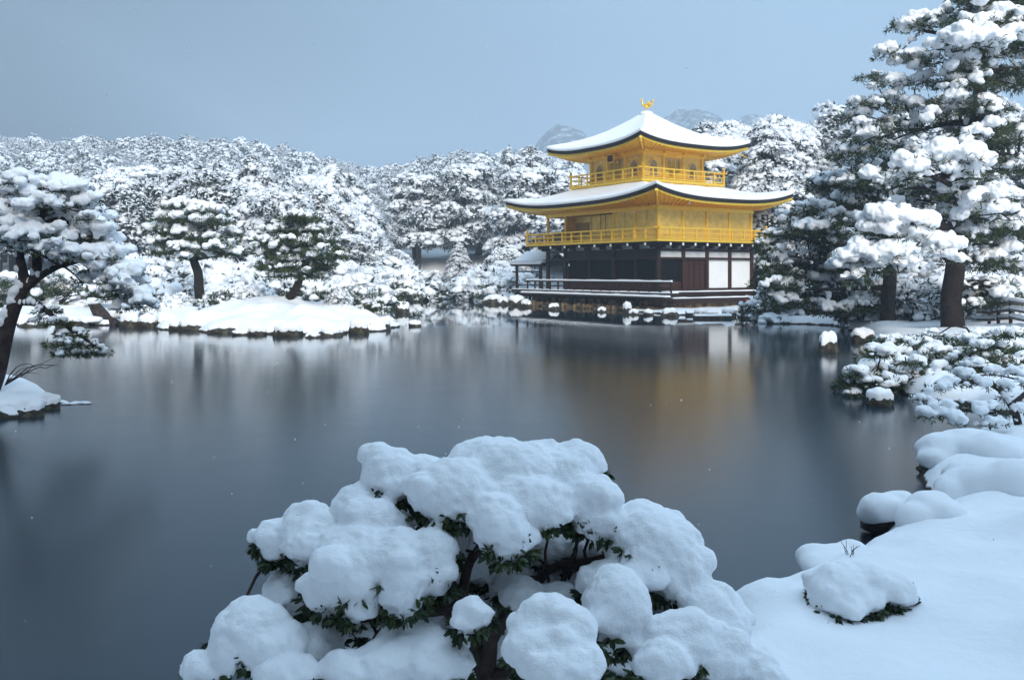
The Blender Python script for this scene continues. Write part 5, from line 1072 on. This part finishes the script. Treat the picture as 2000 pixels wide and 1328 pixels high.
def snow_bush(name, label, blobs, base, stems, seed, vox, leafn, bmat=BARK, amp=.014, drop=.72, L=.034, inner=(), grow=1.0, sublumps=0):
    r = np.random.default_rng(seed); t = thing(name, label, 'shrub', base); base = np.asarray(base, float)
    V0, F0 = ICO[4]; SV, SF, off = [], [], 0; gl = Geo(); gb = Geo()
    SP = []
    for line in stems:
        A = np.array([tuple(Wp(x, y, Y)) + (q,) for x, y, Y, q in line]); k = np.linspace(0, len(A) - 1, len(A) * 4); i = np.minimum(k.astype(int), len(A) - 2); f = (k - i)[:, None]; Q = A[i] * (1 - f) + A[i + 1] * f
        Q[:, :3] += np.stack([vnoise(Q[:, :3] * 6 + s_, seed) for s_ in (0, 9, 18)], 1) * .014
        gb.tube(Q[:, :3] - base, Q[:, 3], 9); SP.append(Q[:, :3])
    SP = np.concatenate(SP)
    for bi, (x, y, rx, ry, Y, rot) in enumerate(list(blobs) + list(inner)):
        k = Y / FPX; c, s = math.cos(math.radians(rot)), math.sin(math.radians(rot)); C = Wp(x, y, Y)
        U = V0.copy(); U[:, 2] = np.where(U[:, 2] < 0, U[:, 2] * drop, U[:, 2])
        U = U * (rx * k * grow, (rx + ry) * .5 * k * grow, ry * k * grow); U = U * (1 + .07 * fbm(V0 * 1.2 + bi * 3.1, seed, 2))[:, None]
        U = np.stack([U[:, 0] * c - U[:, 2] * s, U[:, 1], U[:, 0] * s + U[:, 2] * c], 1) + C
        SV.append(U); SF.append(F0 + off); off += len(U)
        for _ in range(sublumps):
            d = r.normal(size=3); d[2] = abs(d[2]) * .8 - .25; d /= np.linalg.norm(d); q_ = (.42 + .2 * r.random()) * min(rx, ry) * k * grow
            A_ = d * np.array([rx, (rx + ry) * .5, ry]) * k * grow * (.62 + .16 * r.random()); U = V0 * q_ * (1.15, 1.15, .9) + C + (A_[0] * c - A_[2] * s, A_[1], A_[0] * s + A_[2] * c)
            SV.append(U); SF.append(F0 + off); off += len(U)
        for _ in range(2):
            j = int(np.argmin(np.linalg.norm(SP - C, axis=1) + .5 * r.random(len(SP)))); limb(gb, SP[j] - base, C - base - (rx * k * .4 * r.normal(), 0, ry * k * .45), .008, .004, r, .08, 6)
        n = int(leafn * rx * k / .12)
        a = r.random(n) * 6.283; zz = -.42 - .5 * r.random(n); q = np.sqrt(np.maximum(0, 1 - zz ** 2)) * (1.0 + .12 * r.random(n)) * grow
        Pm = np.stack([q * np.cos(a) * rx, q * np.sin(a) * (rx + ry) * .5, zz * ry * drop * 1.05], 1) * k
        Pm = np.stack([Pm[:, 0] * c - Pm[:, 2] * s, Pm[:, 1], Pm[:, 0] * s + Pm[:, 2] * c], 1)
        leafclump(gl, Pm + C - base, np.stack([np.cos(a), np.sin(a), 0 * a - .3], 1), n, r, L)
    gb.build('branches', bmat, t); gl.build('foliage', LEAF, t)
    V, F, no = voxel(np.concatenate(SV), np.concatenate(SF), vox, 6)
    d = fbm(V * 9, seed, 3) * amp + fbm(V * 34, seed + 5, 2) * amp * .32 + fbm(V * 75, seed + 7, 2) * amp * .09
    d = d - np.clip(-no[:, 2] - .2, 0, 1) * (vnoise(V * 30, seed + 9) * .5 + .5) * amp * 3.2     # ragged undersides
    g = Geo(); g.add(V + no * d[:, None] - base, F); g.build('snow_cover', SNOW_FINE, t)
    return t
FB = [(760, 928, 50, 50, 3.75, 0), (770, 955, 34, 34, 3.7, 0), (828, 930, 46, 40, 3.8, 0), (960, 905, 74, 44, 3.85, 0), (1050, 905, 62, 42, 3.9, 0), (1128, 915, 52, 46, 3.85, 10), (1090, 930, 70, 50, 3.8, 0), (1000, 930, 90, 60, 3.75, 0),
      (880, 965, 72, 62, 3.6, 10), (930, 985, 80, 56, 3.6, 0), (1030, 985, 78, 58, 3.6, -8), (1075, 1000, 40, 48, 3.55, 0), (1150, 985, 58, 56, 3.65, 0), (1165, 1015, 44, 48, 3.6, 0), (975, 1030, 48, 62, 3.45, 12), (995, 1062, 42, 48, 3.42, 10),
      (1255, 1035, 62, 50, 3.7, -20), (1290, 1075, 82, 66, 3.55, -30), (1325, 1125, 58, 70, 3.5, 0), (1270, 1110, 60, 60, 3.5, 0), (1235, 1070, 50, 56, 3.6, 0), (1200, 1190, 58, 74, 3.3, 0), (1195, 1235, 50, 44, 3.28, 0), (1185, 1140, 50, 40, 3.5, 0),
      (530, 1050, 30, 36, 3.65, 0), (540, 1075, 26, 34, 3.65, 0), (600, 1030, 46, 46, 3.7, 0), (615, 1065, 58, 56, 3.62, 0), (700, 1000, 46, 50, 3.7, 0), (735, 1035, 66, 52, 3.58, -25), (700, 1080, 80, 56, 3.5, 0), (690, 1125, 70, 62, 3.4, 0), (770, 1100, 70, 58, 3.42, 0), (845, 1085, 44, 54, 3.45, 20), (790, 1150, 42, 70, 3.35, 5), (840, 1130, 38, 44, 3.4, 0), (640, 1150, 44, 62, 3.42, -25), (700, 1180, 40, 46, 3.36, 0),
      (570, 1165, 50, 48, 3.65, 0), (600, 1140, 40, 30, 3.7, 0), (490, 1235, 72, 58, 3.35, 0), (530, 1265, 60, 50, 3.3, 0), (455, 1265, 40, 56, 3.3, 0), (400, 1312, 40, 38, 3.25, 0), (620, 1265, 42, 44, 3.4, 0), (650, 1230, 30, 30, 3.5, 0),
      (922, 1205, 34, 40, 3.2, 0), (1075, 1215, 62, 52, 3.15, 0), (1110, 1240, 52, 60, 3.1, 0), (1050, 1275, 64, 50, 3.05, 0), (1100, 1300, 80, 50, 3.0, 0), (800, 1270, 74, 48, 3.35, 10), (760, 1300, 80, 46, 3.25, 0), (860, 1300, 60, 44, 3.2, 0), (680, 1310, 50, 36, 3.2, 0), (560, 1318, 60, 30, 3.2, 0),
      (1385, 1195, 62, 56, 3.4, -15), (1415, 1235, 48, 56, 3.35, 0), (1330, 1260, 76, 54, 3.2, 15), (1400, 1290, 70, 50, 3.2, 0), (1300, 1300, 60, 44, 3.1, 0), (1475, 1305, 44, 40, 3.2, 0), (1490, 1330, 40, 34, 3.15, 0)]
FI = [(1010, 1240, 50, 60, 3.75, 0), (890, 1140, 50, 44, 3.95, 0), (960, 1190, 40, 50, 3.85, 0), (1120, 1200, 60, 50, 3.85, 0), (820, 1230, 60, 40, 3.75, 0), (700, 1250, 60, 50, 3.7, 0), (1230, 1270, 70, 60, 3.5, 0), (940, 1310, 60, 50, 3.75, 0), (1340, 1200, 60, 60, 3.7, 0), (640, 1200, 50, 40, 3.75, 0), (1080, 1130, 52, 26, 3.85, 0), (1140, 1120, 50, 30, 3.85, 0), (1000, 1140, 46, 36, 3.8, 0), (930, 1110, 40, 40, 3.85, 0), (1020, 1170, 44, 36, 3.6, -20), (1090, 1165, 40, 24, 3.6, 20), (900, 1050, 50, 40, 3.9, 0), (1150, 1070, 70, 30, 3.9, 0), (1060, 1075, 70, 30, 3.9, 0), (880, 1250, 40, 40, 3.6, 0), (740, 1220, 44, 40, 3.6, 0), (1250, 1190, 50, 50, 3.7, 0), (970, 1260, 40, 40, 3.7, 0), (1280, 1230, 50, 40, 3.6, 0), (560, 1220, 60, 40, 3.7, 0), (850, 1200, 40, 30, 3.8, 0), (790, 1010, 40, 24, 3.9, -25)]
bz = gh(-.05, 3.6)
snow_bush('snowy_shrub', 'large foreground shrub heaped with rounded cushions of snow over dark pointed leaves', FB, (-.05, 3.6, bz - .05),
          [[(950, 1480, 3.6, .045), (945, 1330, 3.6, .04), (955, 1250, 3.6, .034), (1000, 1190, 3.62, .026), (1080, 1110, 3.7, .02), (1190, 1085, 3.75, .014)], [(945, 1330, 3.6, .03), (900, 1200, 3.6, .026), (920, 1100, 3.65, .02), (960, 1040, 3.7, .015), (1000, 960, 3.75, .01)], [(940, 1300, 3.6, .025), (870, 1190, 3.55, .022), (780, 1200, 3.5, .016), (680, 1215, 3.48, .012), (560, 1270, 3.4, .008)],
           [(905, 1200, 3.6, .018), (860, 1070, 3.7, .013), (800, 990, 3.78, .009), (765, 965, 3.75, .006)], [(950, 1320, 3.6, .026), (1080, 1300, 3.5, .02), (1230, 1290, 3.4, .015), (1380, 1270, 3.35, .01)], [(880, 1195, 3.56, .014), (760, 1130, 3.6, .01), (620, 1100, 3.68, .007), (530, 1085, 3.68, .005)], [(1080, 1300, 3.5, .016), (1220, 1200, 3.55, .012), (1300, 1160, 3.58, .008)]], 9, .0085, 40, inner=FI, grow=1.13, L=.040, sublumps=2)
# little round bush half buried on the near bank
SB = [(1640, 1146, 62, 44, 5.6, 0), (1690, 1140, 70, 44, 5.65, 0), (1735, 1155, 52, 44, 5.6, 0), (1610, 1145, 40, 38, 5.65, 0), (1758, 1166, 34, 28, 5.55, 0), (1650, 1180, 54, 36, 5.5, 0), (1620, 1175, 40, 30, 5.55, 0), (1690, 1172, 40, 30, 5.5, 0)]
p = Wp(1690, 1205, 5.6)
snow_bush('snowy_shrub', 'small round bush half buried on the near bank, leaves peeping out at its right side', SB, (p[0], p[1], gh(p[0], p[1]) - .03), [[(1700, 1235, 5.6, .02), (1695, 1190, 5.6, .015), (1690, 1160, 5.6, .01)], [(1700, 1220, 5.6, .012), (1740, 1195, 5.55, .008)]], 10, .014, 26, amp=.012, drop=.7, L=.05, sublumps=3)
# falling snow
g = Geo(); r = np.random.default_rng(31); V, F = ICO[1]
P = []
while len(P) < 150:
    Y = 2.2 + 14 * r.random() ** 1.5; x, y = 2000 * r.random(), 1328 * r.random(); P.append(Wp(x, y, Y))
P = np.array(P); P = P[P[:, 2] > .3]; s = (.0016 + .0022 * r.random(len(P))) * (P[:, 1] / 5) ** .5
VV, FF = scatter((V, F), P, np.stack([s, s, s * 1.6], 1)); g.add(VV, FF)
tag(g.build('snowflakes', SNOW_FINE), 'scattered snowflakes falling over the pond', kind='stuff')
# winter air
hz_m = bpy.data.materials.new('haze'); hz_m.use_nodes = True; t = hz_m.node_tree; t.nodes.remove(t.nodes['Principled BSDF'])
pv = N(t, 'ShaderNodeVolumePrincipled'); pv.inputs['Color'].default_value = (.76, .87, .98, 1); pv.inputs['Density'].default_value = HAZE_DENSITY; pv.inputs['Anisotropy'].default_value = 0
t.links.new(pv.outputs[0], t.nodes['Material Output'].inputs['Volume'])
g = Geo(); g.box(-265, 428, -64, 960, -3.0, 148); tag(g.build('haze', hz_m), kind='stuff', label='thin bluish winter haze')
